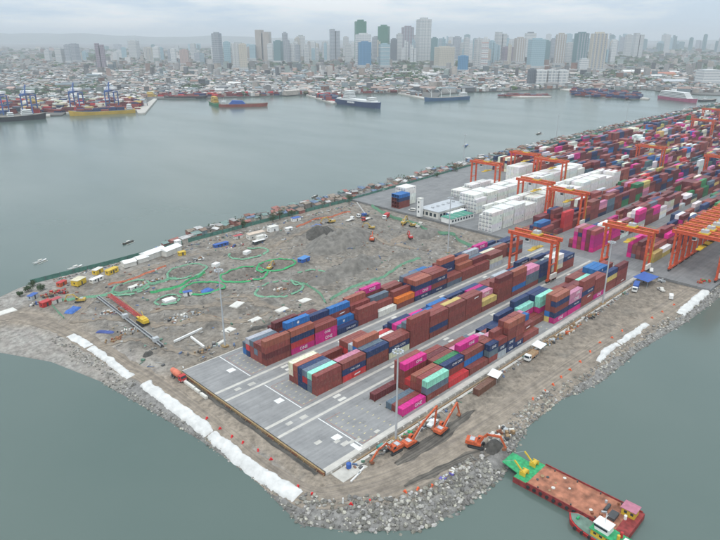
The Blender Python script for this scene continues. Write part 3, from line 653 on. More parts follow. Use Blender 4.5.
RL = ['orange gantry crane straddling the middle block of coloured stacks', 'orange gantry crane above the magenta stacks beside the mast', 'orange gantry crane astride the nearest white refrigerated stacks', 'orange gantry crane between white stacks and the coloured yard', 'orange gantry crane over the inner white refrigerated block', 'orange gantry crane beside the low white stacks by the water', 'orange gantry crane behind the white stacks near the shore road', 'faded orange gantry crane far along the coloured yard', 'orange gantry crane over far maroon and pink stacks']
for i, (u, v) in enumerate([(184, bands[1][0]), (233, .6), (301, 97.7), (289, 66.2), (383, 130), (334, 162.6), (395, 163), (512, 98), (500, 33), (760, 131), (900, 163), (860, 66)]):
    o = rtg if first else copy_tree(rtg); first = False; o.location = (u, v, .012)
    tag(o, RL[i] if i < len(RL) else 'small distant orange gantry crane far down the terminal yard', 'gantry crane', 'orange yard gantry cranes')
for i, u in enumerate((247.5, 257, 266.5, 276, 285.5, 295, 304.5, 314, 323.5, 333)):
    o = copy_tree(rtg, None, (u, -31.3, .0)); tag(o, ('end crane nearest the white-covered bank in the parked orange row' if i == 0 else 'orange gantry crane parked in the tight row beside the sea wall'), 'gantry crane', 'orange gantry cranes parked in a row')

# ------------------------------------------------------------------ LIGHT MASTS
def make_mast(h):
    t = thing('light_mast', '', 'light mast')
    MB().cyl((0,0,0), (0,0,h), .42, .2, 12).build('pole', steel, t)
    MB().box(-1.2,-1.2,-.9,1.2,1.2,.35).build('base', pm('ochre_timber', None), t)
    mb = MB(); n = 16
    for i in range(n):
        a, b = 2*math.pi*i/n, 2*math.pi*(i+1)/n; mb.bar((1.25*math.cos(a), 1.25*math.sin(a), h-.4), (1.25*math.cos(b), 1.25*math.sin(b), h-.4), .12)
    for i in range(4): a = math.pi/2*i; mb.bar((0,0,h-.4), (1.25*math.cos(a), 1.25*math.sin(a), h-.4), .1)
    mb.build('lamp_ring', steel, t)
    for i in range(10):
        a = 2*math.pi*i/10; mb = MB(); mb.obox(1.55*math.cos(a), 1.55*math.sin(a), h-.75, .55, .6, .5, a); mb.build('floodlight', grey_roof, t)
    MB().cyl((0,0,h), (0,0,h+1.4), .04, n=5).build('lightning_rod', steel, t)
    return t
mast = make_mast(34); mast.location = (23.4, 89, -.4)
tag(mast, 'tall grey light mast on a yellow base beside the inland pad edge', 'light mast', 'tall light masts')
for (u, v, z, s, lb) in ((27.1,-3,-.8,.94,'tall grey light mast standing behind the orange diggers'),(177.1,-1.6,-.8,.93,'tall grey light mast by the retaining wall near parked trucks'),(184,97,-.8,1,'grey light mast between earth mounds and the white stacks'),(405,248,0,.9,'thin light mast by the shanty shore near the low white stacks'),(604,256,0,.95,'thin light mast on the shore beside far maroon stacks'),(818,262,0,1,'far thin light mast rising above the shoreline shanties')):
    o = copy_tree(mast, None, (u, v, z)); o.scale = (1, 1, s); tag(o, lb, 'light mast', 'tall light masts')

# ------------------------------------------------------------------ SHORE: rocks and white geotextile
def coast_pts(i0, i1, step):
    out = []
    for i in range(i0, i1):
        a, b = Vector(COAST[i]), Vector(COAST[i+1]); n = max(1, int((b-a).length/step)); d = (b-a).normalized(); nn = Vector((-d.y, d.x))
        for k in range(n): out.append((a+(b-a)*(k/n), nn))
    return out
rn = random.Random(3); cand = []
for (i0, i1, step, d0, d1, s0, s1) in ((7,9,.13,-.6,9,.28,.75),(9,12,.05,-.8,10.5,.22,.86),(12,13,.06,-.6,8,.22,.8),(13,15,.12,-.5,6,.25,.75),(15,19,.17,-.4,6.0,.2,.62),(3,7,.24,-.3,2.4,.16,.5),(2,3,.3,5,12,.2,.5),(19,20,.3,-.4,5,.25,.7)):
    for p, nn in coast_pts(i0, i1, step):
        d = rn.uniform(d0, d1); q = p+nn*d+Vector((rn.uniform(-.5,.5), rn.uniform(-.5,.5))); r = s0+(s1-s0)*rn.random()**2.2
        if (q-Vector((43.5,-31.5))).length < 4.5 and q.y > -33: continue
        cand.append((q.x, q.y, r))
for i in range(150):      # scree on the left bank and the beach
    v = rn.uniform(88, 150); u = -17-(v-95)*.09+rn.uniform(-3.2, 1.0); cand.append((u, v, rn.uniform(.18, .55)))
hz = height(np.array([(a, b) for a, b, r in cand])); cand = [(a, b, z, r) for (a, b, r), z in zip(cand, hz)]
cand.sort(key=lambda c: -c[3]); RV = [MB().ico((0,0,0), 1, rn, sq=(1,.85,.72), jit=.22).mesh('boulder', rocko) for i in range(7)]
def rockcol(): 
    g = rn.choice((.19,.26,.13,.34,.22,.16,.42)); return (g*1.05, g, g*rn.uniform(.82, .96))
for (x, y, z, r) in cand[:300]:
    o = inst('boulder', rn.choice(RV), None, (x, y, z+r*.28), rn.uniform(0, 6)); o.scale = (r*rn.uniform(.8,1.25), r*rn.uniform(.8,1.25), r*rn.uniform(.7,1.1)); o.color = (*rockcol(), 1)
    tag(o, 'large grey armour boulder on the rocky bank of the point', 'boulder', 'armour boulders on the rocky bank')
mb = MB()
for (x, y, z, r) in cand[300:]: mb.ico((x, y, z+r*.25), r, rn, c=rockcol(), sq=(rn.uniform(.8,1.2), rn.uniform(.8,1.2), .75), jit=.24)
kind(mb.build('rubble', rockm), 'stuff', 'grey rubble tipped along the bank')
def sheet(label, pts, ws, seed, flat=0):
    path = smooth_path(pts, [q*.84 for q in ws], .7); n = len(path); c = 13; allp = []; bul = []
    for i, (p, wd) in enumerate(path):
        a = path[max(i-1, 0)][0]; b = path[min(i+1, n-1)][0]; d = (b-a).normalized(); nn = Vector((-d.y, d.x))
        ends = min(1, i/1.5, (n-1-i)/1.5) if n > 3 else 1
        e0 = .7*mnoise.noise((i*.2, seed, 0))+.4*mnoise.noise((i*.7, seed, 1)); e1 = .8*mnoise.noise((i*.2, seed, 5))+.4*mnoise.noise((i*.7, seed, 3))
        for k in range(c):
            t = k/(c-1); q = p+nn*((t-.5)*wd+(e0*(1-t)+e1*t)); allp.append((q.x, q.y)); prof = math.sin(math.pi*min(1, max(0, t)))**.5
            bul.append((.08+(1.05*prof*(.7+.55*mnoise.noise((i*.16, k*.2, seed)))+.14*mnoise.noise((i*.5, k*.4, seed))+.07*mnoise.noise((i*1.9, k*1.3, seed)))*ends*(.35 if flat else 1)) if 0 < k < c-1 else -.12)
    z = height(np.array(allp)); vs = [(p[0], p[1], a+b) for p, a, b in zip(allp, z, bul)]
    fs = [(i*c+k, i*c+k+1, (i+1)*c+k+1, (i+1)*c+k) for i in range(n-1) for k in range(c-1)]
    m2 = MB(); m2.q(vs, fs); m2.q(vs, [tuple(range(c-1,-1,-1)), tuple(range((n-1)*c, n*c))])
    return tag(m2.build('geotextile_cover', fab_w, smooth=True), label, 'geotextile')
sheet('short flat white geotextile cover near the red cabins on the left bank', [(-17.6,147.2),(-16.2,138),(-15.7,131.6)], [5,5.4,5.2], 1, 1)
sheet('narrow white geotextile cover between two larger white covers on the bank', [(-15.7,130.3),(-15.0,118),(-14.7,106),(-15,94.6)], [4.6,4.2,4.4,4], 2)
sheet('long lumpy white geotextile cover along the dirt road beside the formwork', [(-13.8,86),(-13.2,66),(-12.6,49),(-13.0,43)], [5,5.2,5.6,4], 3)
sheet('white geotextile cover with ragged edge running to the rocky point', [(-13.0,42.5),(-12.6,36),(-12.9,20),(-12,8),(-11.3,-.6)], [4,5,5.4,5.6,5.6], 4)
sheet('white geotextile cover on the seaward bank below the truck road', [(122,-25.6),(133,-24.0),(142,-24.8)], [2.6,3.8,2.8], 5)
sheet('stepped white geotextile cover farther along the seaward bank', [(143,-24.8),(155,-25.2),(170,-25.6)], [2.8,4.0,3], 6)
sheet('white geotextile roll cover at the sea wall beside parked cranes', [(193,-31.8),(215,-31.3),(240,-30.8)], [4.6,5,5], 7)

# ------------------------------------------------------------------ DIGGERS
def excavator(label, loc, rz, boom, stick, turn=0, body=orange, scale=1, name='excavator', cat='excavator', group='orange excavators at work'):
    t = thing(name, label, cat, loc, rz, group)
    for s in (-1, 1):
        mb = MB(); mb.side([(-2.2,.12),(-1.9,0),(1.9,0),(2.3,.2),(2.4,.55),(2.1,.88),(-2,.88),(-2.35,.5)], s*1.25-.3, s*1.25+.3); tk = mb.build('track', black, t)
        mb = MB(); mb.side([(-1.8,.25),(1.8,.25),(1.8,.65),(-1.8,.65)], s*1.25-.33, s*1.25+.33); mb.build('track_frame', dark, tk)
    MB().box(-1.2,-.96,.35,1.2,.96,.8).cyl((0,0,.8),(0,0,1.02),.9,n=14).build('undercarriage', dark, t)
    mb = MB(); mb.side([(-2.5,1.05),(1.5,1.05),(1.5,1.5),(.2,1.7),(.2,2.1),(-1.4,2.25),(-2.5,2.2)], -1.4, 1.4); b = mb.build('house', body, t)
    mb = MB(); mb.side([(-3.1,1.1),(-2.5,1.1),(-2.5,2.25),(-3.0,2.1)], -1.38, 1.38); mb.build('counterweight', body, t)
    MB().box(-1.9,-.9,2.26,-.5,.9,2.42).cyl((-1.6,.6,2.2),(-1.6,.6,2.9),.09,n=6).build('engine_hood', grey_roof, b)
    mb = MB(); mb.side([(.25,1.5),(1.75,1.5),(1.85,2.0),(1.5,3.0),(.25,3.0)], .42, 1.4); cb = mb.build('cab', body, t)
    mb = MB(); mb.side([(.45,2.0),(1.7,2.0),(1.4,2.85),(.45,2.85)], .41, 1.41); mb.build('window', glass, cb)
    def limb(nm, pts, w0, w1, wy):
        mb = MB(); n = len(pts)
        for i in range(n-1):
            a, c = Vector((pts[i][0], 0, pts[i][1])), Vector((pts[i+1][0], 0, pts[i+1][1])); k0 = w0+(w1-w0)*i/(n-1); k1 = w0+(w1-w0)*(i+1)/(n-1)
            d = (c-a).normalized(); nn = Vector((-d.z, 0, d.x)); a2 = a-d*.12; c2 = c+d*.12
            mb.side([((a2+nn*k0/2).x, (a2+nn*k0/2).z), ((c2+nn*k1/2).x, (c2+nn*k1/2).z), ((c2-nn*k1/2).x, (c2-nn*k1/2).z), ((a2-nn*k0/2).x, (a2-nn*k0/2).z)], -wy/2, wy/2)
        return mb.build(nm, body, t)
    limb('boom', boom, .85, .5, .5)
    s0, s1 = boom[-1], stick; limb('stick', [s0, s1], .62, .36, .4)
    mid = boom[len(boom)//2]; p0 = boom[0]
    for s in (-.38, .38): MB().cyl((1.3, s, 1.25), (mid[0]*.75+p0[0]*.25, s, mid[1]*.75+p0[1]*.25-.25), .11, n=7).build('hydraulic_cylinder', steel, t)
    MB().cyl((mid[0], 0, mid[1]+.5), (s0[0]*.8+s1[0]*.2, 0, s0[1]*.8+s1[1]*.2+.45), .1, n=7).build('hydraulic_cylinder', steel, t)
    x, z = s1; k = -1 if s1[0] < s0[0]+.3 else -1
    mb = MB(); mb.side([(x+.2,z+.15),(x-.25,z+.2),(x-1.0,z-.35),(x-.9,z-.75),(x-.35,z-.78),(x+.25,z-.5)], -.6, .6); mb.build('bucket', rust, t)
    t.scale = (scale,)*3; return t
GZ = -.8
excavator('orange excavator reaching toward the pad corner with its bucket lowered', (22,-6.8,GZ+.05), R(176), [(.6,1.6),(3.4,4.6),(6.6,3.9)], (9.6,1.0))
excavator('orange long reach excavator with tall boom and upright hanging stick', (28.2,-8.3,GZ+.05), R(-2), [(.6,1.6),(6,6.0),(12,8.9)], (11.2,1.0))
excavator('orange long reach excavator beside scrap on the wall side of the road', (40.5,-11.0,GZ+.05), R(6), [(.6,1.6),(4.6,4.2),(8.8,6.6)], (11.0,1.4))
excavator('orange excavator on the sea bank digging beside the barge ramp', (42.3,-23.2,GZ+.05), R(-66), [(.6,1.6),(3.0,4.8),(6.6,4.9)], (8.4,1.6), scale=1.08)
# spoil heap the barge digger works on
def heap(label, x, y, rx, ry, h, mat, seed, name='spoil_heap', cat='spoil heap', group=None):
    rr = random.Random(seed); mb = MB(); n = 56; K = 16; vs = []; z0 = H(x, y)-.5
    for k in range(K):
        t = k/K
        for i in range(n):
            a = 2*math.pi*i/n; cx, cy = math.cos(a), math.sin(a); j = 1+.22*mnoise.noise((cx*1.6, cy*1.6, seed))+.10*mnoise.noise((cx*5, cy*5, seed+k*.1))
            X, Y = rx*(1-t)*j*cx, ry*(1-t)*j*cy; f = .55+.6*mnoise.noise((X*.16, Y*.16, seed*1.3))+.25*mnoise.noise((X*.5, Y*.5, seed))
            vs.append((X, Y, (h+.5)*min(1, 1.7*t)*(.55+f*.75)+.22*mnoise.noise((X*1.3, Y*1.3, seed))*min(1, t*6)))
    vs.append((0, 0, (h+.5)*(.55+.75*(.55+.6*mnoise.noise((0,0,seed*1.3)))))); fs = [(k*n+i, k*n+(i+1) % n, (k+1)*n+(i+1) % n, (k+1)*n+i) for k in range(K-1) for i in range(n)]+[((K-1)*n+i, (K-1)*n+(i+1) % n, K*n) for i in range(n)]
    hz = height(np.array([(x+p[0], y+p[1]) for p in vs])); vs = [(p[0], p[1], p[2]+float(q)-z0-.5) for p, q in zip(vs, hz)]
    mb.q(vs, fs); return tag(mb.build(name, mat, None, (x, y, z0), smooth=True), label, cat, group)
heap('dark wet spoil heap under the digger bucket by the ramp', 45.2, -27.2, 3.6, 3.0, 1.7, soil_dark, 1)
heap('small dark spoil heap at the roadside near the long black pipe', -2.2, 106, 2.6, 2.0, 1.3, soil_dark, 2)

# ------------------------------------------------------------------ BARGE AND TUG
deck_m = pm('rust_red_deck', (.33,.135,.08), .85, .5, .45, bump=.3, detail=9); bulw = pm('faded_red_hull', (.235,.036,.034), .8, .4, .8, detail=8); hull_k = pm('black_hull', (.03,.03,.032), .6, .3)
t = thing('barge', 'flat rust red cargo barge with a green bow ramp on the bank', 'barge', (44.8,-55.4,SEA), R(-89.0))
mb = MB(); mb.side([(-16.6,-.6),(-15,-1.4),(15,-1.4),(17,-.2),(17,1.75),(-16.6,1.75)], -5.9, 5.9, 0); mb.build('hull', bulw, t)
MB().box(-16.5,-5.6,1.752,13.6,5.6,1.78).build('deck', deck_m, t)
for s in (-1, 1):
    mb = MB(); mb.box(-12.4, s*5.78-.1, 1.78, 16.4, s*5.78+.1, 2.25); bw = mb.build('bulwark', bulw, t)
    for i in range(15): MB().cyl((-11.6+i*2, s*6.05-.22, 1.15), (-11.6+i*2, s*6.05+.22, 1.15), .5, n=10).build('tyre_fender', black, t)
MB().box(-16.55,-5.62,1.783,-12.4,5.62,1.83).build('bow_deck', green, t)
mb = MB(); mb.q([(-16.6,-3.4,1.55),(-16.6,3.6,1.55),(-22.2,3.3,2.35),(-22.2,-2.9,2.35),(-16.6,-3.4,1.8),(-16.6,3.6,1.8),(-22.2,3.3,2.6),(-22.2,-2.9,2.6)], MB.BF); mb.build('ramp', green, t)
for y in (-2.6, 3.2):
    mb = MB(); mb.cyl((-14.9, y-.9, 2.7), (-14.9, y+.9, 2.7), .75, n=14); mb.box(-15.9, y-1.15, 1.83, -13.9, y-.95, 3.2); mb.box(-15.9, y+.95, 1.83, -13.9, y+1.15, 3.2); mb.build('winch', yellow, t)
    MB().bar((-15.6, y, 2.6), (-18.4, y, 5.0), .35, .4).build('gallows', yellow, t)
    MB().cyl((-18.4, y, 5.0), (-21.8, y*.9, 2.65), .05, n=5).build('ramp_chain', steel, t)
mb = MB(); mb.box(12.2,1.4,1.78,15.8,4.6,4.0); hs = mb.build('deckhouse', yellow, t)
MB().box(11.9,1.1,4.0,16.1,4.9,4.16).build('roof', pm('pink_roof', (.42,.16,.22), .7), hs)
for x in (12.9, 14.6): MB().box(x,1.37,2.7,x+.8,4.63,3.5).build('window', glass, hs)
mb = MB(); mb.box(10.2,-3,1.78,12.2,.4,2.7); mb.cyl((8.8,-1,2.3),(8.8,2,2.3),.5,n=10); mb.build('machinery', dark, t)
MB().cyl((13.9,.2,1.78),(13.9,.2,3.0),.42,n=10).build('tank', white, t)
for x, y in ((-9,5),(-2,5.1),(5,5),(11,5.1),(-9,-5.1),(1,-5.1),(8,-5.1)): MB().cyl((x,y,1.78),(x,y,2.3),.22,n=8).build('bollard', dark, t)
rr = random.Random(4)
for k in range(9): x, y = rr.uniform(-11, 10), rr.uniform(-4.8, 4.8); MB().cyl((x,y,1.78),(x,y,1.78+rr.uniform(.1,.3)),rr.uniform(.3,.6),n=10).build('rope_coil', rr.choice((timber, dark, offw, rust)), t)
for k in range(6): x, y = rr.uniform(6, 12), rr.uniform(-4.6, 4.6); MB().obox(x, y, 1.78, rr.uniform(.5,1.4), rr.uniform(.4,.8), rr.uniform(.3,.8), rr.uniform(0,3)).build('gear_box', rr.choice((dark, rust, steel)), t)
# tug lying along the barge
t = thing('tugboat', 'red hulled tugboat with green deck, yellow house and white wheelhouse', 'tugboat', (35.9,-67.2,SEA), R(86))
def hull(mb, L_, B_, z0, z1, sheer=.6, m=0, bow=.3, stern=.85, n=14, c=None):
    vs = []; top = []
    for i in range(n+1):
        x = i/n; wd = B_/2*min(1, stern+(1-stern)*min(1, x/.15))*(1 if x < 1-bow else math.sqrt(max(0.0, 1-((x-(1-bow))/bow)**2))*.98+.02); X = (x-.5)*L_; zz = z1+sheer*max(0, (x-.55)/.45)**2+sheer*.3*max(0, (.2-x)/.2)
        for y, z, k in ((-1,z0,.8),(1,z0,.8),(-1,zz,1),(1,zz,1)): vs.append((X+(0 if z != z0 else -.04*L_*max(0,(x-.6))), y*wd*k, z))
    fs = []
    for i in range(n):
        a, b = i*4, i*4+4; fs += [(a+0,b+0,b+2,a+2),(a+3,b+3,b+1,a+1),(a+2,b+2,b+3,a+3),(a+1,b+1,b+0,a+0)]
    fs += [(0,2,3,1),(n*4,n*4+1,n*4+3,n*4+2)]; mb.q(vs, fs, m, c); return mb
mb = MB(); hull(mb, 19, 5.6, -.8, 1.1, 1.1); mb.build('hull', red, t)
mb = MB(); hull(mb, 18.2, 4.9, 1.0, 1.24, 1.1); mb.build('deck', pm('grey_green_deck', (.13,.2,.16), .8, .3), t)
mb = MB(); mb.box(-7.2,-1.9,1.2,2.2,1.9,3.1); hs = mb.build('deckhouse', yellow, t)
for x in (-6.4,-4.6,-2.8,-1,.6): MB().box(x,-1.93,2.0,x+.8,1.93,2.6).build('window', glass, hs)
MB().box(-7.6,-2.2,3.1,2.6,2.2,3.28).build('upper_deck', green, t)
mb = MB(); mb.side([(-2.2,3.28),(1.5,3.28),(1.8,5.2),(-2.0,5.2)], -1.45, 1.45); wh = mb.build('wheelhouse', white, t)
MB().side([(-1.9,4.2),(1.72,4.2),(1.78,4.85),(-1.85,4.85)], -1.48, 1.48).build('window', glass, wh)
MB().box(-2.4,-1.7,5.2,2.0,1.7,5.35).build('roof', white, wh)
MB().cyl((-.4,0,5.35),(-.4,0,8.6),.1,n=6).bar((-.4,-1,7.4),(-.4,1,7.4),.08).build('mast', white, t)
for s in (-.8,.8): MB().cyl((-4.6,s,3.28),(-4.6,s,5.0),.4,n=10).build('funnel', red if s < 0 else yellow, t)
for i in range(7): MB().cyl((-6.5+i*2.1,3.0,.9),(-6.5+i*2.1,2.55,.9),.45,n=10).build('tyre_fender', black, t)
mb = MB(); mb.cyl((6.9,-.5,2.1),(6.9,.5,2.1),.35,n=10); mb.build('winch', green, t)
MB().box(-6.8,-1.0,3.28,-5.6,1.0,3.9).build('life_raft', white, t)

# ------------------------------------------------------------------ VEHICLES
def wheels(t, xs, hw, r, wd=.35):
    for x in xs:
        for s in (-1, 1):
            wl = MB().cyl((x, s*hw-wd/2, r), (x, s*hw+wd/2, r), r, n=14).build('wheel', black, t); MB().cyl((x, s*(hw+wd/2)-.01, r), (x, s*(hw+wd/2)+.02, r), r*.5, n=10).build('rim', steel, wl)
def truck(label, loc, rz, cabm, bed, bedm, L_=7.6, load=None, name='truck', cat='truck', group=None):
    t = thing(name, label, cat, loc, rz, group); wheels(t, (L_/2-1.1, -L_/2+1.1, -L_/2+2.4), 1.0, .52)
    MB().box(-L_/2,-.5,.6,L_/2-.3,.5,.95).build('chassis', dark, t)
    mb = MB(); mb.side([(L_/2-2.0,.7),(L_/2,.7),(L_/2+.03,1.7),(L_/2-.25,2.75),(L_/2-1.9,2.8)], -1.2, 1.2); cb = mb.build('cab', cabm, t)
    mb = MB(); mb.q([(L_/2+.045,-1.05,1.78),(L_/2+.045,1.05,1.78),(L_/2-.2,1.02,2.6),(L_/2-.2,-1.02,2.6)], ((0,1,2,3),)); mb.build('windscreen', glass, cb)
    for s in (-1, 1): MB().box(L_/2-1.4, s*1.21-.01, 1.7, L_/2-.45, s*1.21+.01, 2.45).build('window', glass, cb)
    for s in (-.85,.85): MB().box(L_/2+.0,s-.2,.85,L_/2+.06,s+.2,1.1).build('headlight', offw, cb)
    if bed == 'tipper':
        mb = MB(); x0, x1 = -L_/2, L_/2-2.2
        for a in ((x0,-1.25,1.0,x1,-1.15,2.3),(x0,1.15,1.0,x1,1.25,2.3),(x0,-1.15,1.0,x0+.1,1.15,2.2),(x1-.1,-1.15,1.0,x1,1.15,2.5),(x0+.1,-1.15,1.0,x1-.1,1.15,1.15)): mb.box(*a)
        bd = mb.build('tipper_body', bedm, t)
        if load: MB().side([(x0+.12,1.2),(x1-.12,1.2),(x1-.5,2.15),((x0+x1)/2,2.45),(x0+.5,2.1)], -1.13, 1.13).build('load', load, bd)
    elif bed == 'box': MB().box(-L_/2,-1.25,1.0,L_/2-2.2,1.25,3.4).build('cargo_box', bedm, t)
    elif bed == 'flat': MB().box(-L_/2,-1.25,1.0,L_/2-2.2,1.25,1.2).build('flatbed', bedm, t)
    elif bed == 'mixer':
        mb = MB(); n = 14; pr = [(-4.2,2.5,.55),(-3.6,2.45,1.0),(-1.2,2.2,1.3),(.6,2.0,1.15),(1.3,1.9,.6)]; vs = []
        for x, z, r in pr:
            for i in range(n): a = 2*math.pi*i/n; vs.append((x, r*math.cos(a), z+r*math.sin(a)))
        mb.q(vs, [(k*n+i, k*n+(i+1) % n, (k+1)*n+(i+1) % n, (k+1)*n+i) for k in range(4) for i in range(n)]+[tuple(range(n-1,-1,-1)), tuple(range(4*n, 5*n))]); mb.build('mixer_drum', bedm, t)
    return t
def car(label, loc, rz, mat, van=False, pick=False):
    t = thing('van' if van else 'pickup_truck' if pick else 'car', label, 'van' if van else 'pickup' if pick else 'car', loc, rz); L_, h = (5.2, 2.15) if van else (5.0, 1.8); wheels(t, (L_/2-.95, -L_/2+1.0), .78, .36, .26)
    prof = [(-L_/2,.45),(L_/2,.45),(L_/2,.95),(L_/2-.9,1.15),(L_/2-1.6,h),(-L_/2+.05,h)] if van else [(-L_/2,.45),(L_/2,.45),(L_/2,.9),(L_/2-1.3,1.05),(L_/2-2.0,h),(L_/2-3.1,h),(L_/2-3.4,1.05),(-L_/2,1.05)]
    b = MB().side(prof, -.92, .92).build('body', mat, t)
    w_ = [(-L_/2+.3,1.25),(L_/2-1.05,1.25),(L_/2-1.55,h-.2),(-L_/2+.3,h-.2)] if van else [(L_/2-1.5,1.1),(L_/2-2.05,h-.15),(L_/2-3.05,h-.15),(L_/2-3.3,1.1)]
    MB().side(w_ if van else w_[::-1], -.935, .935).build('window', glass, b)
    mb = MB(); a, c = ((L_/2-.9,1.17),(L_/2-1.58,h-.05)) if van else ((L_/2-1.3,1.07),(L_/2-1.98,h-.05)); mb.q([(a[0]+.03,-.8,a[1]),(a[0]+.03,.8,a[1]),(c[0]+.03,.75,c[1]),(c[0]+.03,-.75,c[1])], ((0,1,2,3),)); mb.build('windscreen', glass, b)
    for s in (-.65,.65): MB().box(L_/2,s-.15,.7,L_/2+.04,s+.15,.9).build('headlight', offw, b)
    return t
truck('white dump truck with tan tipper body on the sea road', (104.6,-5.6,GZ+.06), R(184), white, 'tipper', pm('tan_paint', (.50,.30,.17), .6), 8, timber)
truck('red and white concrete mixer truck beside the formwork corner', (-3.4,79.5,GZ+.06), R(-88), red, 'mixer', pm('mixer_orange', (.60,.17,.10), .5), 8)
truck('white and blue truck parked beside the blue roofed shelter', (205.5,-5.6,GZ+.1), R(195), white, 'box', blue, 9.5)
car('white van parked alone on the dirt near the white bank cover', (207.6,-22.2,GZ+.05), R(20), white, van=True)
car('white pickup truck at the foot of the gantry crane', (236.5,-1.2,.0), R(25), white, pick=True)
car('white car standing behind the excavators and the scrap', (41.5,-6.3,GZ+.02), R(10), white)
car('small white pickup truck parked near the blue roofed shelter', (214,-15,GZ+.02), R(50), offw, pick=True)
def shelter(label, loc, rz, l, wd, h, roofm, walls=False, name='shelter'):
    t = thing(name, label, 'shelter', loc, rz)
    for x in (-l/2+.15, l/2-.15):
        for y in (-wd/2+.15, wd/2-.15): MB().cyl((x,y,0),(x,y,h),.07,n=6).build('post', steel, t)
    mb = MB(); mb.q([(-l/2-.3,-wd/2-.3,h),(l/2+.3,-wd/2-.3,h),(l/2+.3,wd/2+.3,h+.5),(-l/2-.3,wd/2+.3,h+.5),(-l/2-.3,-wd/2-.3,h+.08),(l/2+.3,-wd/2-.3,h+.08),(l/2+.3,wd/2+.3,h+.58),(-l/2-.3,wd/2+.3,h+.58)], MB.BF); mb.build('roof', roofm, t)
    if walls: MB().box(-l/2+.3,-wd/2+.3,0,l/2-.3,wd/2-.3,h*.75).build('wall', walls, t)
    return t
shelter('blue sheet roofed open shelter by the gantry crane foot', (217.5,-5.6,GZ), R(-4), 11.5, 7.5, 3.6, blue)
shelter('small white canopy over the end of the lone brown container', (79.5,-5.2,GZ), R(14), 5, 3.4, 3.0, white)
shelter('white tarpaulin canopy standing behind the white dump truck', (112.2,-4.6,GZ), R(4), 5, 3.6, 2.8, white)
# roadside clutter along the retaining wall
def pile(label, x, y, l, wd, h, mats, seed, n=22, z=None, name='scrap_pile', cat='scrap pile'):
    rr = random.Random(seed); t = thing(name, label, cat, (x, y, H(x, y) if z is None else z), rr.uniform(-.1, .1))
    mbs = {}
    for i in range(n):
        m = rr.choice(mats); mbx = MB(); k = rr.random()
        px_, py_ = rr.uniform(-l/2, l/2), rr.uniform(-wd/2, wd/2); zz = rr.uniform(0, h*.5)
        if k < .5: mbx.obox(px_, py_, zz*.3, rr.uniform(.5, 1.8), rr.uniform(.3, 1.0), rr.uniform(.3, h), rr.uniform(0, 3))
        elif k < .8: a = rr.uniform(0, 3); d = rr.uniform(.8, 2.2); mbx.bar((px_-d*math.cos(a)/2, py_-d*math.sin(a)/2, .1+zz), (px_+d*math.cos(a)/2, py_+d*math.sin(a)/2, .1+zz*.6), .14)
        else: mbx.cyl((px_, py_, 0), (px_, py_, rr.uniform(.5, 1)), .35, n=9)
        mbx.build(rr.choice(('crate','plank','drum')) if False else ('crate' if k < .5 else 'beam' if k < .8 else 'drum'), m, t)
    return t
SC = [dark, steel, offw, rust, timber]
pile('pile of grey formwork steel along the wall behind the white dump truck', 126, -4.3, 12, 3, 1.2, [dark, steel, timber], 1, 40)
pile('pile of orange brown and white barriers along the retaining wall', 141, -4.6, 13, 3, 1.4, [pm('tan_paint', None), offw, orange, timber], 2, 40)
pile('rust coloured scrap pile past the light mast near the wall', 160, -4.6, 12, 3, .9, [rust, timber, dark, offw], 3, 28)
pile('grey and white machinery scrap behind the long reach excavators', 38.2, -5.4, 4, 2.2, 1.3, [dark, white, steel, blue], 4, 18)
pile('rusty pipes and pallets at the light mast foot', 31.5, -4.4, 5, 1.6, .8, [rust, timber, green], 5, 12)
pile('mixed scrap heaped on the bank above the barge ramp', 54.5, -25.2, 7, 5, 1.3, [dark, steel, offw, rust, timber], 6, 44)
pile('bundled blue and white drums on the rocky bank', 25.5, -25.5, 7, 1.4, .9, [offw, pm('violet_plastic', (.12,.10,.35), .5), timber, steel], 7, 18)
pile('dark machine parts beside the blue shelter', 227.5, -10, 4, 2.6, 1.6, [dark, steel], 8, 14)
pile('red and green site debris by the end of the white roll cover', 240, -27, 8, 4, 1.2, [red, green, orange, timber], 9, 24, z=0)
t = thing('water_tank', 'small blue plastic tank on the concrete apron at the pad corner', 'tank', (6.6,-2.6,GZ)); MB().cyl((0,0,.2),(0,0,1.7),.8,n=14).build('drum', blue, t); MB().cyl((0,0,1.7),(0,0,2.0),.75,.3,n=14).build('lid', blue, t); MB().box(-.8,-.8,0,.8,.8,.2).build('pallet', timber, t)
o = MB().box(-1.3,-.7,0,1.3,.7,1.2).box(-1.2,-.6,1.2,1.2,.6,1.3).build('skip', pm('teal_paint', (.06,.24,.22), .6, .25), None, (20.2,-2.9,GZ)); tag(o, 'teal steel bin beside the light mast behind the excavator', 'bin')
MBp = MB().box(-5,-2.6,0,5,2.6,.12); o = MBp.build('apron', conc, None, (6,-3.6,GZ+.0)); kind(o, 'structure')
for i, (x, y, l, a) in enumerate(((5.2,-7.0,5,.2),(8.2,-6.2,3.5,.25))):
    o = MB().box(-l/2,-.2,0,l/2,.2,.4).build('concrete_beam', white, None, (x, y, GZ+.05), a); tag(o, ('long' if i == 0 else 'short')+' white concrete beam lying on the dirt at the pad corner', 'beam')
for i, (px_, py_) in enumerate(((207,418),(220,428),(175,441),(232,436),(243,442),(258,450),(271,459),(298,486),(312,494),(351,504),(370,501))):
    q = G(px_, py_, GZ); o = MB().side([(-.6,0),(.6,0),(.35,.28),(.22,.7),(-.22,.7),(-.35,.28)], -.24, .24).build('road_barrier', safety_r, None, (q.x, q.y, H(q.x, q.y)+.04), random.uniform(0, 3)); tag(o, 'red plastic road barrier along the haul road on the left bank', 'barrier', 'red road barriers on the left bank')
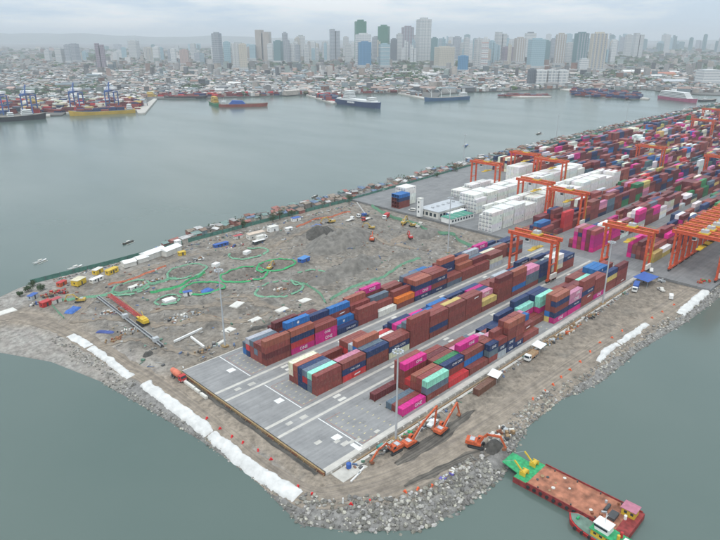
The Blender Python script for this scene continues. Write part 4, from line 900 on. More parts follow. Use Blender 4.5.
for i, (px_, py_) in enumerate(((405,492),(418,489),(432,486),(533,398),(545,390),(553,384),(561,377),(570,370),(580,362),(590,352),(600,343),(612,338),(622,331),(652,318),(662,312),(674,305))):
    q = G(px_, py_, GZ); o = MB().side([(-.7,0),(.7,0),(.4,.28),(.22,.7),(-.22,.7),(-.4,.28)], -.24, .24).build('road_barrier', safety, None, (q.x, q.y, H(q.x, q.y)+.04), random.uniform(0, 3)); tag(o, 'orange plastic road barrier along the seaward bank edge', 'barrier', 'orange road barriers on the seaward bank')
o = MB().cyl((0,0,0),(0,0,1.8),.22,n=8).build('marker_post', white, None, (*G(343,503,GZ)[:2], GZ-.1)); tag(o, 'white marker post at the rocky point beside red barriers', 'post')

# ------------------------------------------------------------------ CONSTRUCTION SITE
rn = random.Random(31)
NETL = ['bright green net ring around an empty pit beside the blue shed', 'bright green net ring around a pit with a red slab', 'pale green net ring around a stony pit near the coloured stacks', 'green net ring around a pit filled with blue sheeting', 'green net fringe around a raised white slab', 'faded green net ring nearest the site road with a white block', 'faded green net ring beside the white cabins of the site', 'faded green net ring between the site road and the white block', 'pale green net ring half open toward the earth mounds']
for i, (x, y, rx, ry, a, dp) in enumerate(PITS):
    t = thing('safety_net', NETL[i], 'safety net', (x, y, 0), a); m = net_g if i in (0, 1, 3) else net_p; n = 44; vs = []
    pts = []
    for k in range(n):
        b = 2*math.pi*k/n; j = 1.1+.13*mnoise.noise((math.cos(b)*1.6, math.sin(b)*1.6, i*3.1))+.05*mnoise.noise((math.cos(b)*6, math.sin(b)*6, i*3.1)); pts.append((rx*j*math.cos(b), ry*j*math.sin(b), math.cos(b), math.sin(b)))
    ca, sa = math.cos(a), math.sin(a)
    hz = height(np.array([(x+p[0]*ca-p[1]*sa, y+p[0]*sa+p[1]*ca) for p in pts]))
    for (px_, py_, cx, cy), z in zip(pts, hz):
        q = rn.uniform(-.3, .3); g_ = rn.uniform(.55, 1.0)
        vs += [(px_-cx*(.5+q*.5), py_-cy*(.5+q*.5), z+.08), (px_, py_, z+g_*.75), (px_+cx*(.75+q), py_+cy*(.75+q), z+.06)]
    mb = MB(); fs = []
    for k in range(n):
        if (i in (8, 5) and 8 < k < 18) or rn.random() < (.03 if m is net_g else .10): continue
        a0, b0 = k*3, ((k+1) % n)*3; fs += [(a0, b0, b0+1, a0+1), (a0+1, b0+1, b0+2, a0+2)]
    mb.q(vs, fs); mb.build('net', m, t)['kind'] = 'stuff'
    for k in range(0, n, 4): px_, py_ = pts[k][:2]; MB().cyl((px_, py_, hz[k]-.3), (px_, py_, hz[k]+1.25), .05, n=5).build('post', steel, t)
def net_strip(label, pts, m, h=1.2, name='net_fence', cat='net fence', group=None):
    t = thing(name, label, cat, (0,0,0), 0, group); path = smooth_path(pts, [1]*len(pts), 2.5); mb = MB(); vs = []
    hz = height(np.array([(p.x, p.y) for p, _ in path]))
    for (p, _), z in zip(path, hz): q = rn.uniform(-.25, .25); vs += [(p.x+q*.4, p.y-.7+q, z+.05), (p.x, p.y, z+h+q*.4), (p.x-q*.5, p.y+.8+q, z+.05)]
    mb.q(vs, [f for k in range(len(path)-1) for f in ((k*3, k*3+3, k*3+4, k*3+1), (k*3+1, k*3+4, k*3+5, k*3+2))]); mb.build('net', m, t)
    for k in range(0, len(path), 3): p = path[k][0]; MB().cyl((p.x, p.y, hz[k]-.2), (p.x, p.y, hz[k]+h+.2), .05, n=5).build('post', steel, t)
    return t
def gp(*a): return [(G(x, y, -.8).x, G(x, y, -.8).y) for x, y in a]
net_strip('pale green net fence along the top of the inland stacks', gp((330,300),(352,288),(375,280),(402,266),(420,258)), net_p)
net_strip('green net fence between the spoil mounds and inland light mast', gp((300,283),(318,293),(326,303)), net_p)
net_strip('long green net fence across the site from the cabins', gp((60,300),(95,297),(125,290),(150,285),(176,277)), net_p)
net_strip('green net fence behind the slab and blue sheeting pits', gp((150,292),(175,288),(190,281),(205,273)), net_g)
net_strip('green net fence along the terminal boundary behind the loaders', gp((372,206),(386,216),(410,224),(430,232),(455,240)), net_p, 2.2)
net_strip('dark green net fence beside the reefer yard gate', gp((456,241),(470,247),(480,250)), net_p, 2.0)
net_strip('green net fence in the corner beside the red cabins', gp((52,305),(58,312),(64,318)), net_p)
orn = pm('orange_net', (.42,.13,.07), .8, .3, 2)
net_strip('long orange red net barrier along the site road by the tents', gp((108,285),(125,281),(145,275),(166,267)), orn, .8)
net_strip('orange red net barrier along the site road toward the crane', gp((296,228),(312,223),(330,218),(350,211)), orn, 1.0)
def blanket(label, x, y, l, wd, h, mat, seed, rz=0, name='tarpaulin', cat='tarpaulin'):
    mb = MB(); nx, ny = 12, 8; vs = []
    for i in range(nx+1):
        for j in range(ny+1):
            a, b = i/nx*2-1, j/ny*2-1; k = max(0, 1-max(abs(a), abs(b))**4); vs.append((a*l/2*(1+.06*mnoise.noise((b*3, seed, 0))), b*wd/2*(1+.08*mnoise.noise((a*3, seed, 4))), .04+h*k*(.7+.5*mnoise.noise((a*1.7, b*1.7, seed)))))
    mb.q(vs, [(i*(ny+1)+j, (i+1)*(ny+1)+j, (i+1)*(ny+1)+j+1, i*(ny+1)+j+1) for i in range(nx) for j in range(ny)])
    return tag(mb.build(name, mat, None, (x, y, H(x, y)), rz), label, cat)
p = gp((73,310),(105,331),(206,289),(304,250),(316,228),(247,278),(150,286))
blanket('bright blue tarpaulin heap on the ground near the red cabins', p[0][0], p[0][1], 8, 4.5, 1.6, tarp_b, 1, .6)
blanket('dark blue tarpaulin bundle near the stacked rusty plates', p[1][0], p[1][1], 8, 2.2, 1.0, pm('navy_tarpaulin', (.05,.08,.26), .6, .2), 2, -.9)
blanket('blue and white sheeting covering the floor of a ringed pit', p[2][0], p[2][1], 7.5, 5, 1.3, tarp_b, 3, .2)
blanket('blue tarpaulin on materials beside the yellow loader', p[4][0], p[4][1], 9, 4, 1.5, tarp_b, 4, .1)
o = MB().box(-4.2,-2.6,0,4.2,2.6,.3).build('foundation_slab', pm('pink_primer', (.46,.14,.12), .8, .2), None, (76.5,146.5,H(76.5,146.5)+.1), .35); tag(o, 'faded red slab lying in the bright green ringed pit', 'slab')
def cabin(label, x, y, l, wd, h, rz, wallm, roofm, cat='cabin', name='site_cabin', z=None, gable=False, group=None):
    t = thing(name, label, cat, (x, y, H(x, y)-.1 if z is None else z), rz, group); wl = MB().box(-l/2,-wd/2,0,l/2,wd/2,h).build('wall', wallm, t)
    (MB().gable(0,0,h+.13,l,wd,wd*.22) if gable else MB().box(-l/2-.2,-wd/2-.2,h,l/2+.2,wd/2+.2,h+.14)).build('roof', roofm, t)
    MB().box(-.45,-wd/2-.03,.05,.45,-wd/2-.002,2.0).build('door', dark, wl)
    k = max(1, int(l/3.5))
    for i in range(k):
        xx = -l/2+(i+.5)*l/k
        if abs(xx) > .9: MB().box(xx-.5,-wd/2-.03,1.0,xx+.5,-wd/2-.002,1.8).build('window', glass, wl)
    MB().box(-l/2-.03,-.4,1.0,-l/2-.002,.4,1.8).build('window', glass, wl)
    return t
c = [('faded blue roofed cabin at the tip of the site fence',(33,297),6,3,2.6,.6,steel,blue),('bright red cabin on the bare dirt at the site corner',(46,305),6,3.4,3,.3,red,red),('red roofed cabin beside the bright red one',(56,302),6,3,2.6,.3,offw,pm('rose_roof',(.42,.08,.09),.7)),('yellow site office with pale roof behind the scrap yard',(79,284),8,5,3.4,.5,yellow,pm('cream_roof',(.6,.55,.4),.7)),
     ('low yellow site office near the green sheet fence',(98,273),7,3.4,3,.5,yellow,offw),('long yellow site office next to the white tents',(112,272),9,3.2,3,.4,yellow,yellow),('white flat cabin in front of the yellow offices',(97,281),9,3,2.4,.3,offw,white),('small red cabin with orange roof near the scrap rows',(62,285),6,3,2.6,.5,orange,red),
     ('white site cabin inside the faded net ring',(134,287),7,2.8,2.4,.2,white,offw),('blue ended white tank cabin beside the slab',(188,297),5,2.6,2.4,-.2,white,blue),('bright blue roofed shed beside the spoil mound',(304,264),8,4.5,2.6,.2,blue,pm('sky_roof',(.07,.22,.5),.6)),('long peach coloured storage hall by the green fence',(256,238),15,5,4,0,offw,pm('peach_roof',(.56,.45,.36),.7)),
     ('white block cabin near the peach coloured hall',(273,232),8,5,4,0,white,offw),('white flat topped cabin on the slope of the site road',(259,244),10,3,2.6,0,dark,white),('magenta roofed cabin against the green fence',(238,239),7,3,2.8,0,offw,pm('rose_roof',None)),('blue roofed cabin row against the green fence',(221,246),12,3,2.6,0,blue,blue),
     ('white cabin at the tent row end by the shore shanties',(178,246),4,4,4.5,0,white,white),('yellow cabin by the tent row end',(182,255),5,3,2.6,0,yellow,yellow),('blue cabin with white gable along the fence near trees',(296,221),8,4,3,0,white,blue),('white tank like cabin on the site road below the trees',(289,232),6,3,2.6,0,white,white)]
for lb, px_, l, wd, h, a, wm, rm in c:
    q = G(px_[0], px_[1], -.8); cabin(lb, q.x, q.y, l*.8, wd*.85, h*.85, a, wm, rm)
for i, (a, b) in enumerate((((123,267),(135,264)),((136,263),(147,260)),((144,260),(163,253)),((163,256),(178,250)))):
    A, B = G(*a, -.8), G(*b, -.8); d = Vector((B.x-A.x, B.y-A.y)); cx, cy = (A.x+B.x)/2, (A.y+B.y)/2
    t = thing('tent', ['short low white tent nearest the yellow offices','white tent between the low tent and the long tent','long high white tent in the row along the green fence','white double peaked tent at the shanty end of the row'][i], 'tent', (cx, cy, H(cx, cy)), math.atan2(d.y, d.x)); l = d.length; wd, h = (5, 2.6) if i < 2 else (6.5, 3.4)
    MB().gable(0,0,h,l,wd,1.3).build('roof', white, t); MB().box(-l/2,-wd/2+.1,0,l/2,wd/2-.1,h-.15).build('wall', offw, t)
    for k in range(int(l/4)+1): MB().cyl((-l/2+k*l/max(1,int(l/4)),-wd/2-.05,0),(-l/2+k*l/max(1,int(l/4)),-wd/2-.05,h-.15),.06,n=5).build('post', steel, t)
slabs = [('white foundation block standing on green netting',(169,301),5.5,4,1.4,0),('white block in the faded ring near the road',(247,252),4.5,3,1.3,.3),('white block on the slope left of the mast top',(216,266),4,3,1.4,.3),('flat white slab nearest the light mast base',(229,331),5,4,.25,.2),('pale broken slab group beyond the light mast',(237,305),7,4.5,.25,.4),('pale rectangular slab near the pale green ring',(305,301),6,4,.2,0),('white slab beside the maroon stack end',(282,311),6,3.6,.25,.1),('white slab between two dark trenches',(255,320),6,3.2,.25,.1),('pale slab at the edge of the pad near stacks',(222,343),4,1.6,.2,.3),('pale concrete slab beside the haul road tip',(5,311),9,5,.15,.1)]
for lb, px_, l, wd, h, a in slabs:
    q = G(px_[0], px_[1], -.8); z = H(q.x, q.y); o = MB().box(-l/2,-wd/2,-.6,l/2,wd/2,h).box(-l/2+.3,-wd/2+.3,h,l/2-.3,wd/2-.3,h+.08).build('foundation_slab', offw if h < 1 else white, None, (q.x, q.y, z+.25), a); tag(o, lb, 'slab')
for i, (a, b) in enumerate((((174,341),(202,328)),((191,337),(204,347)))):
    A, B = G(*a, -.5), G(*b, -.5); o = MB().box(-.35,0,0,.35,(B-A).length,.9).build('concrete_curb', white, None, (A.x, A.y, min(H(A.x,A.y),H(B.x,B.y))+.25), math.atan2(B.y-A.y, B.x-A.x)-math.pi/2); tag(o, ['long white concrete kerb lying on the bare ground by the mast','short white concrete kerb meeting the longer one near the mast'][i], 'kerb')
# crawler crane with its lattice boom laid down, and a long dark pipe rack
A, B = G(143,322,-.4), G(110,300,-.2); d = (B-A); a = math.atan2(d.y, d.x); l = Vector((d.x, d.y)).length
t = thing('crawler_crane', 'yellow crawler crane with red lattice boom lowered over the ground', 'crane', (A.x, A.y, H(A.x, A.y)), a)
for s in (-1.5, 1.5): MB().side([(-3,.3),(-2.6,0),(2.6,0),(3,.3),(2.8,1),(-2.8,1)], s-.4, s+.4).build('track', black, t)
MB().box(-2.6,-1.4,1.1,1.6,1.4,3).build('house', yellow, t); MB().box(-3.6,-1.3,1.2,-2.6,1.3,2.6).build('counterweight', yellow, t); cb = MB().box(.4,.9,1.5,2.2,1.9,3.3).build('cab', yellow, t); MB().box(.7,.88,2.2,2.22,1.92,3.1).build('window', glass, cb)
mb = MB(); hgt = lambda x: 1.8+1.2*(x/l)
for y in (-.7,.7):
    for dz in (0, 1.2): mb.bar((1.5,y,hgt(0)+dz), (l,y,hgt(l)+dz), .2)
for k in range(int(l/1.6)):
    x = 1.5+k*1.6
    for y in (-.7,.7): mb.bar((x,y,hgt(x)), (min(l,x+1.6),y,hgt(x)+1.2), .12)
    mb.bar((x,-.7,hgt(x)+1.2), (min(l,x+1.6),.7,hgt(x)+1.2), .12)
mb.build('lattice_boom', red, t); MB().cyl((-2,0,3),(l*.6,0,hgt(l)+3),.05,n=5).bar((-1.4,0,3),(0,0,6.2),.2).build('gantry_stay', yellow, t)
A, B = G(98,297,-.5), G(162,346,-.5); d = (B-A); a = math.atan2(d.y, d.x); l = d.length; zz = min(H(A.x,A.y), H(B.x,B.y))
t = thing('conveyor', 'long dark steel conveyor lying across the site toward the haul road', 'conveyor', (A.x, A.y, zz), a)
MB().box(0,-.5,.8,l,.5,1.1).build('belt', dark, t)
for s in (-.6,.6): MB().box(0,s-.08,.7,l,s+.08,1.35).build('side_rail', steel, t)
for k in range(14): MB().box(k*l/13-.15,-.7,0,k*l/13+.15,.7,.7).build('trestle', dark, t)
for f in (.47, .92): MB().box(l*f-1,-1.2,.9,l*f+1,1.2,2.6).build('drive_house', steel, t)
pile('rusty plates stacked by the blue bundle on the haul road', *gp((113,339))[0], 7, 3.4, .9, [rust, timber], 11, 26)
pile('mixed maroon scrap rows behind the red cabins', *gp((55,293))[0], 12, 6, 1.2, [rust, red, dark, timber], 12, 60)
pile('scattered white sacks and formwork beside the long conveyor', *gp((128,330))[0], 8, 6, .8, SC, 13, 36)
pile('blue machines and drums on the ground below the fence tip', *gp((36,303))[0], 6, 4, 1.2, [blue, dark, offw], 14, 20)
pile('scattered debris around the crawler crane boom', *gp((112,312))[0], 14, 8, .9, SC, 15, 50)
pile('teal sheets and bars stacked beside the mast base', *gp((214,346))[0], 6, 2, .8, [pm('teal_paint', None), dark, steel], 16, 16)
pile('dark timber bundles lying near the pad inland corner', *gp((203,352))[0], 7, 2, .7, [dark, timber], 17, 18)
pile('rust bars bundle in the pale green ringed pit', *gp((279,288))[0], 6, 4, .7, [rust, timber, offw], 18, 22)
pile('rusty rebar rows along the dark spoil by the inland stacks', *gp((345,265))[0], 20, 3, 1.0, [rust, dark, soil_dark], 19, 50)
pile('scattered construction boards between the two net rings', *gp((195,262))[0], 14, 5, .8, SC, 20, 40)
pile('scattered grey blocks on the ground right of the conveyor', *gp((185,318))[0], 16, 8, .6, [offw, steel, timber, dark], 21, 50)
pile('pipes and boards beside the orange net barrier', *gp((150,283))[0], 14, 4, .7, SC, 22, 36)
pile('mixed crates against the green fence below the shanties', *gp((232,247))[0], 16, 3, 1.1, [blue, offw, dark, pm('rose_roof', None)], 23, 36)
for lb, px_, rx, ry, h, m, sd_ in (('broad grey spoil mound beyond the bright green rings',(340,246),27,15,7.5,soil_pile,5),('steep dark spoil mound beside the blue shed',(322,240),12,9,4.6,soil_dark,6),('long grey spoil bank behind the inland stacks',(352,270),24,9,4.4,soil_pile,7),('dark trench spoil beside the maroon stack end',(262,327),11,2.2,.9,soil_dark,8),('grey spoil mound near the terminal fence',(424,236),16,8,4,soil_pile,9),('low grey spoil bank right of the pale ring',(322,281),11,7,3.6,soil_pile,10),('brown spoil mound under the orange loader',(405,240),14,7,2.0,pm('brown_spoil',(.23,.19,.15),.95,.3,.5,bump=.7,bscale=1.5),11)):
    q = G(px_[0], px_[1], -.8); heap(lb, q.x, q.y, rx, ry, h, m, sd_)
mb = MB(); CL = [(.36,.35,.33),(.10,.10,.10),(.22,.12,.085),(.30,.25,.18),(.5,.5,.48),(.10,.15,.26),(.2,.2,.19),(.10,.19,.14),(.16,.15,.14),(.28,.27,.25)]
cp = []
for k in range(1300):
    x, y = rn.uniform(-8, 222), rn.uniform(90, 218)
    if mnoise.noise((x*.045, y*.045, 6.1)) < .02 and rn.random() < .75: continue
    cp.append((x, y))
for k in range(260): x = rn.uniform(8, 226); cp.append((x, -4.2+rn.gauss(0, .7)))
for k in range(420): x = rn.uniform(0, 225); cp.append((x, 217+rn.gauss(0, 1.6)))
for k in range(160): y = rn.uniform(84.6, 88); cp.append((rn.uniform(2, 225), y))
for (x, y), z in zip(cp, height(np.array(cp))):
    c = rn.choice(CL); k = rn.random(); a = rn.uniform(0, 3.1)
    if k < .55: mb.obox(x, y, z-.05, rn.uniform(.4, 1.7), rn.uniform(.3, 1.0), rn.uniform(.2, .8), a, 0, c)
    else: d = rn.uniform(.8, 3.2); mb.bar((x-d*math.cos(a)/2, y-d*math.sin(a)/2, z+.14), (x+d*math.cos(a)/2, y+d*math.sin(a)/2, z+.2), rn.uniform(.12, .3), .2, 0, c)
kind(mb.build('site_debris', attr), 'stuff', 'loose boards, blocks and bars strewn over the construction ground')
# mobile crane, loaders and trucks by the far end of the site
q = G(363,217,-.8); t = truck('white mobile crane truck with raised white boom by the fence', (q.x, q.y, H(q.x,q.y)+.1), R(170), white, 'flat', dark, 10, name='mobile_crane', cat='crane')
MB().box(-2.6,-1.1,1.2,.6,1.1,2.6).build('turntable', blue, t); MB().bar((-1.5,0,2.4),(5.2,0,11.5),.9,.8,w2=.7).build('boom', white, t)
for lb, px_, a, cm_, bd, bm in (('red truck with white nose parked at the terminal fence',(386,220),R(200),white,'box',red),('white truck beside the mobile crane',(350,221),R(10),white,'flat',offw),('red flatbed truck behind the white mobile crane',(366,222),R(185),red,'flat',offw),('white truck near the peach coloured storage hall',(262,242),R(0),white,'box',offw),('white dump truck on the bare ground by the loaders',(419,228),R(20),offw,'tipper',offw),('white blue container truck leaving the gatehouse lot',(434,212),R(60),white,'box',white)):
    q = G(px_[0], px_[1], -.8); truck(lb, (q.x, q.y, max(H(q.x,q.y)+.1, 0 if q.x > 231 else -9)), a, cm_, bd, bm)
yel2 = pm('worn_yellow_paint', (.50,.34,.08), .6, .25, 1.2)
for lb, px_, a, bm, sc2 in (('yellow excavator standing on the spoil beside the blue tarpaulin',(331,225),2.8,yel2,1.0),('yellow excavator near the terminal boundary fence',(404,224),.4,yel2,1.0),('cream loader excavator behind the dark spoil',(412,227),2.6,yel2,.9),('faded orange excavator on the brown ground by the loaders',(372,243),.7,orange,1.0),('small yellow excavator between heaps below the mobile crane',(371,232),2.0,yel2,.8),('dark red machine digging near the inland light mast',(410,243),1.0,red,.8),('yellow excavator in the bright green ringed pit',(270,266),.5,yel2,.8),('small yellow excavator beside the bright blue heap',(80,302),2.5,yel2,.9)):
    q = G(px_[0], px_[1], -.8); excavator(lb, (q.x, q.y, H(q.x,q.y)+.05), a, [(.6,1.6),(3.0,4.6),(6.0,4.2)], (7.6,1.4), body=bm, scale=sc2, group='excavators on the construction site')

# ------------------------------------------------------------------ GREEN SHEET FENCE, SHANTIES, TREES, BOATS
FN = [(-9,221.6),(28,221.4),(60,222.5),(79,223.6),(142,226.4),(216,226.8),(292,231.8),(407,241.3),(600,250),(900,256),(1200,258)]
t = thing('sheet_fence', 'long teal green sheet fence between the site and shore shanties', 'fence', (0,0,0))
for i in range(len(FN)-1):
    a, b = Vector(FN[i]), Vector(FN[i+1]); n = max(1, round((b-a).length/8)); 
    for k in range(n):
        p, q = a+(b-a)*(k/n), a+(b-a)*((k+1)/n); z = min(H(p.x,p.y), H(q.x,q.y)) if p.x < 228 else -.8
        z = max(z, -1.6); o_ = rn.uniform(-.12, .12)
        MB().bar((p.x, p.y+o_, z+1.2), (q.x-.1, q.y+o_, z+1.2), .08, 2.5+rn.uniform(-.2,.2)).build('panel', fence_g, t); MB().cyl((p.x, p.y-.15, z-.2), (p.x, p.y-.15, z+2.6), .08, n=5).build('post', dark, t)
WALLC = [(.42,.38,.33),(.30,.28,.26),(.5,.47,.42),(.22,.2,.18),(.35,.27,.2),(.18,.25,.27),(.28,.12,.1)]
ROOFC = [(.30,.29,.28),(.20,.10,.075),(.42,.41,.40),(.22,.16,.125),(.12,.17,.25),(.14,.135,.13),(.30,.13,.11),(.17,.24,.22),(.52,.51,.49),(.25,.21,.17)]
CNAME = ['grey','rust red','pale grey','brown','blue','dark grey','red','sage green','white','tan']
wallM = [pm('shanty_wall_%d' % i, c_, .9, .3, .5) for i, c_ in enumerate(WALLC)]; roofM = [pm('shanty_roof_%d' % i, c_, .8, .3, .6) for i, c_ in enumerate(ROOFC)]
def fy(u):
    for (a, b), (c_, d) in zip(FN[:-1], FN[1:]):
        if a <= u <= c_: return b+(d-b)*(u-a)/(c_-a)
    return 258
nind = 0; stuff = MB()
u = 70.0
while u < 1280:
    for row in range(3 if u > 90 else 1):
        x = u+rn.uniform(-2, 2); y = fy(x)+3.6+row*5.6+rn.uniform(-2.2, 2.2); 
        if rn.random() < .16: continue
        l, wd, h = rn.uniform(3, 6.4), rn.uniform(2.8, 5), rn.uniform(2.2, 4.4); a = rn.gauss(.02, .3); i, j = rn.randrange(len(WALLC)), rn.randrange(len(ROOFC)); z = max(H(x, y), -2.6)
        if nind < 170:
            nind += 1; t = thing('shanty', f'small shoreline shanty with {CNAME[j]} roof beyond the green sheet fence', 'house', (x, y, z-.3), a, 'shanties along the shore')
            MB().box(-l/2,-wd/2,-1.2,l/2,wd/2,h).build('wall', wallM[i], t)
            (MB().gable(0,0,h+.13,l,wd,wd*.25) if rn.random() < .6 else MB().q([(-l/2-.3,-wd/2-.3,h+.02),(l/2+.3,-wd/2-.3,h+.02),(l/2+.3,wd/2+.3,h+.7),(-l/2-.3,wd/2+.3,h+.7),(-l/2-.3,-wd/2-.3,h+.12),(l/2+.3,-wd/2-.3,h+.12),(l/2+.3,wd/2+.3,h+.8),(-l/2-.3,wd/2+.3,h+.8)], MB.BF)).build('roof', roofM[j], t)
        else: stuff.obox(x, y, z-1, l, wd, h+1, a, 0, WALLC[i]); stuff.gable(x, y, z+h, l, wd, wd*.25, a, 0, ROOFC[j])
    u += rn.uniform(5.2, 7.5)
kind(stuff.build('shanties', attr), 'stuff', 'shanties continuing along the far shore')
def tree(label, x, y, h, r, seed, group=None, leafm=leaf, name='tree'):
    rr = random.Random(seed); z = H(x, y); t = thing(name, label, 'tree', (x, y, z), rr.uniform(0, 6), group); mb = MB()
    mb.cyl((0,0,-.4), (.1,.05,h*.5), .28, .18, 8)
    for k in range(5): a = rr.uniform(0, 6.3); mb.cyl((.1,.05,h*(.35+.03*k)), (r*.6*math.cos(a), r*.6*math.sin(a), h*(.6+.06*k)), .12, .05, 6)
    mb.build('trunk', bark, t); mb = MB(); cl = [(rr.gauss(0, r*.45), rr.gauss(0, r*.45), h*.68+rr.gauss(0, h*.13), rr.uniform(.3,.55)*r) for k in range(16)]
    for k in range(900):
        cx, cy, cz, cr_ = rr.choice(cl); v = Vector((rr.gauss(0,1), rr.gauss(0,1), rr.gauss(0,1))).normalized()*cr_*rr.uniform(.6, 1.05); p = Vector((cx, cy, cz))+v; s = rr.uniform(.14, .3)
        a = Vector((rr.gauss(0,1), rr.gauss(0,1), rr.gauss(0,.6))).normalized(); b = a.cross(Vector((rr.gauss(0,1), rr.gauss(0,1), 1))).normalized(); mb.q([p-a*s, p+b*s*.6, p+a*s, p-b*s*.6], ((0,1,2,3),))
    mb.build('crown', leafm, t); return t
for lb, px_, h, r in (('bushy green tree among shanties, left of a closer pair',(273,222),7,3.0),('tallest bushy green tree on the shanty shore',(280,220),8.5,3.4),('small green tree behind the red roofed shanties',(243,228),5,2.2),('green tree by the shore behind the mobile crane',(349,203),6,2.8),('dark green tree on the shore near the low white stacks',(455,172),7,3.2),('round green tree beside the fence by the white cabin',(292,217),5,2.4),('dark tree over the shanties near the first thin mast',(437,178),6,2.6)):
    q = G(px_[0], px_[1], -.8); tree(lb, q.x, q.y, h, r, int(px_[0]))
for k, (px_, py_) in enumerate(((41,290),(33,286),(28,291),(20,296))):
    q = G(px_, py_, -.8); tree('low green bush on the rocky tip by the fence end', q.x, q.y, 2.6, 1.8, k+50, 'bushes on the rocky tip', name='bush')['category'] = 'bush'
mb = MB()
for k in range(2600):
    u_ = rn.choice((rn.uniform(70, 420), rn.uniform(70, 1200))); c_ = mnoise.noise((u_*.06, 1.1, 0)); y_ = fy(u_)+rn.uniform(1.5, 17); p = Vector((u_, y_, -1.6+rn.uniform(0, 3)*max(0, .6+c_)*2))
    if c_ < .05 and rn.random() < .9: continue
    g_ = rn.uniform(.6, 1.3)
    for j in range(3):
        a = Vector((rn.gauss(0,1), rn.gauss(0,1), rn.gauss(0,.6))).normalized(); b = a.cross(Vector((rn.gauss(0,1), rn.gauss(0,1), 1))).normalized(); q = p+Vector((rn.gauss(0,.5), rn.gauss(0,.5), rn.gauss(0,.4))); s_ = rn.uniform(.3, .7); mb.q([q-a*s_, q+b*s_*.7, q+a*s_, q-b*s_*.7], ((0,1,2,3),), 0, (.045*g_,.075*g_,.03*g_))
kind(mb.build('shore_scrub', pm('scrub_leaf', None, .8, .4, .5, src='attr')), 'stuff', 'scrub growing between the shoreline shanties')
bk = [pm('boat_dark', (.06,.055,.05), .7), pm('boat_white', (.6,.6,.58), .6), pm('boat_blue', (.07,.14,.3), .6)]
def banca(label, x, y, a, m, s=1.0):
    t = thing('outrigger_boat', label, 'boat', (x, y, SEA), a, 'small outrigger boats near the shore'); mb = MB(); hull(mb, 9, 1.3, -.3, .45, .8, bow=.45); mb.build('hull', m, t)
    for s_ in (-1, 1): MB().cyl((-3.5, s_*2.2, .12), (3.5, s_*2.2, .12), .12, n=6).build('outrigger', offw, t)
    for x_ in (-2, 2): MB().bar((x_, -2.2, .3), (x_, 2.2, .3), .1).build('outrigger_arm', timber, t)
    MB().box(-1.6,-.6,1.3,1.0,.6,1.4).box(-1.5,-.55,.45,-1.4,-.45,1.3).build('canopy', offw, t)
    t.scale = (s,)*3
for k, (px_, py_) in enumerate(((315,197),(331,196),(352,193),(437,172),(438,173),(560,141),(650,140),(75,268),(163,247),(128,243),(600,128),(466,146),(539,134),(40,262))):
    q = G(px_, py_, SEA); banca('small outrigger boat floating close to the shanty shore', q.x, q.y, rn.uniform(-.5, .5)+(3.1 if k % 2 else 0), bk[k % 3], 1 if py_ > 150 else 1.6)

# ------------------------------------------------------------------ GATEHOUSE BUILDINGS
t = thing('office_building', 'low grey roofed office with dark windows beside white stacks', 'building', (254,152,0), 0)
wl = MB().box(-20,-8,0,14,9,5).build('wall', offw, t); MB().box(-20.5,-8.5,5,14.5,9.5,5.4).build('roof', grey_roof, t)
for k in range(9): MB().box(-18+k*3.5,-8.06,1.2,-15.6+k*3.5,-8.002,3.6).build('window', glass, wl)
for k in range(4): MB().box(-20.06,-6+k*3.6,1.2,-20.002,-3.8+k*3.6,3.6).build('window', glass, wl)
MB().box(-12,-13,0,6,-8.6,3.4).build('annex', blue, t); MB().box(-12.2,-13.2,3.4,6.2,-8.6,3.55).build('annex_roof', white, t)
for k in range(5): MB().obox(-14+k*6, 2, 5.4, 1.6, 1.6, .9).build('roof_unit', steel, t)
t = thing('lift_tower', 'slim white tower at the corner of the grey roofed office', 'tower', (231.4,158.5,0)); wl = MB().box(-1.6,-1.6,0,1.6,1.6,13).build('wall', white, t); MB().box(-1.8,-1.8,13,1.8,1.8,13.3).build('roof', offw, t)
for k in range(3): MB().box(-1.66,-.5,3+k*3.4,-1.602,.5,4.4+k*3.4).build('window', glass, wl)
t = thing('office_building', 'white office with green roof panels beside the white stacks', 'building', (243,134,0), R(-4)); wl = MB().box(-12,-4.5,0,12,4.5,3.6).build('wall', white, t)
for k in range(4): MB().box(-12.3+k*6.2,-4.8,3.6,-7.3+k*6.2,4.8,3.9).build('roof', green_roof, t)
MB().box(-12.2,-4.7,3.3,12.2,4.7,3.58).build('fascia', white, t)
for k in range(8): MB().box(-11+k*2.9,-4.56,1.2,-9.4+k*2.9,-4.502,2.6).build('window', glass, wl)
for k, (px_, py_, m) in enumerate(((423,211,white),(428,216,white),(412,211,offw),(436,217,steel),(441,214,white))):
    q = G(px_, py_, 0); car(['white van beside the slim tower','white van parked before the grey office','cream van behind the slim tower','silver van at the grey office corner','white van close to the annex of the office'][k], (q.x, q.y, 0), rn.uniform(0, 3), m, van=True)

# ------------------------------------------------------------------ FAR SHORE: land, docks, ships
SHORE = [(-420,128),(-60,121),(0,117.3),(50,115.2),(62,114.8),(66,112.2),(136,109.4),(138,112.6),(145,112.3),(157,98.5),(212,97.5),(300,94.5),(306,94.2),(333,102.5),(345,101),(336,95.5),(352,93.5),(398,92.5),(428,99),(437,97.5),(440,94),(470,91.5),(500,91),(556,88.3),(600,90.5),(645,89),(700,94.5),(760,95.5),(1000,99)]
sp = [G(x, y, -1.2) for x, y in SHORE]; LANDP = [(p.x, p.y) for p in sp]
b0, b1 = ST(19000, 14500), ST(19000, -14500)
e1, e0 = ST(1500, 3000), ST(1000, -2600)
LANDP = LANDP+[(e1.x, e1.y), (b0.x, b0.y), (b1.x, b1.y), (e0.x, e0.y)]
mb = MB(); mb.prism(LANDP[::-1] , SEA-.6, -1.2); 
kind(mb.build('far_shore', pm('city_ground', (.13,.13,.122), .9, .35, .01, detail=8)), 'structure')
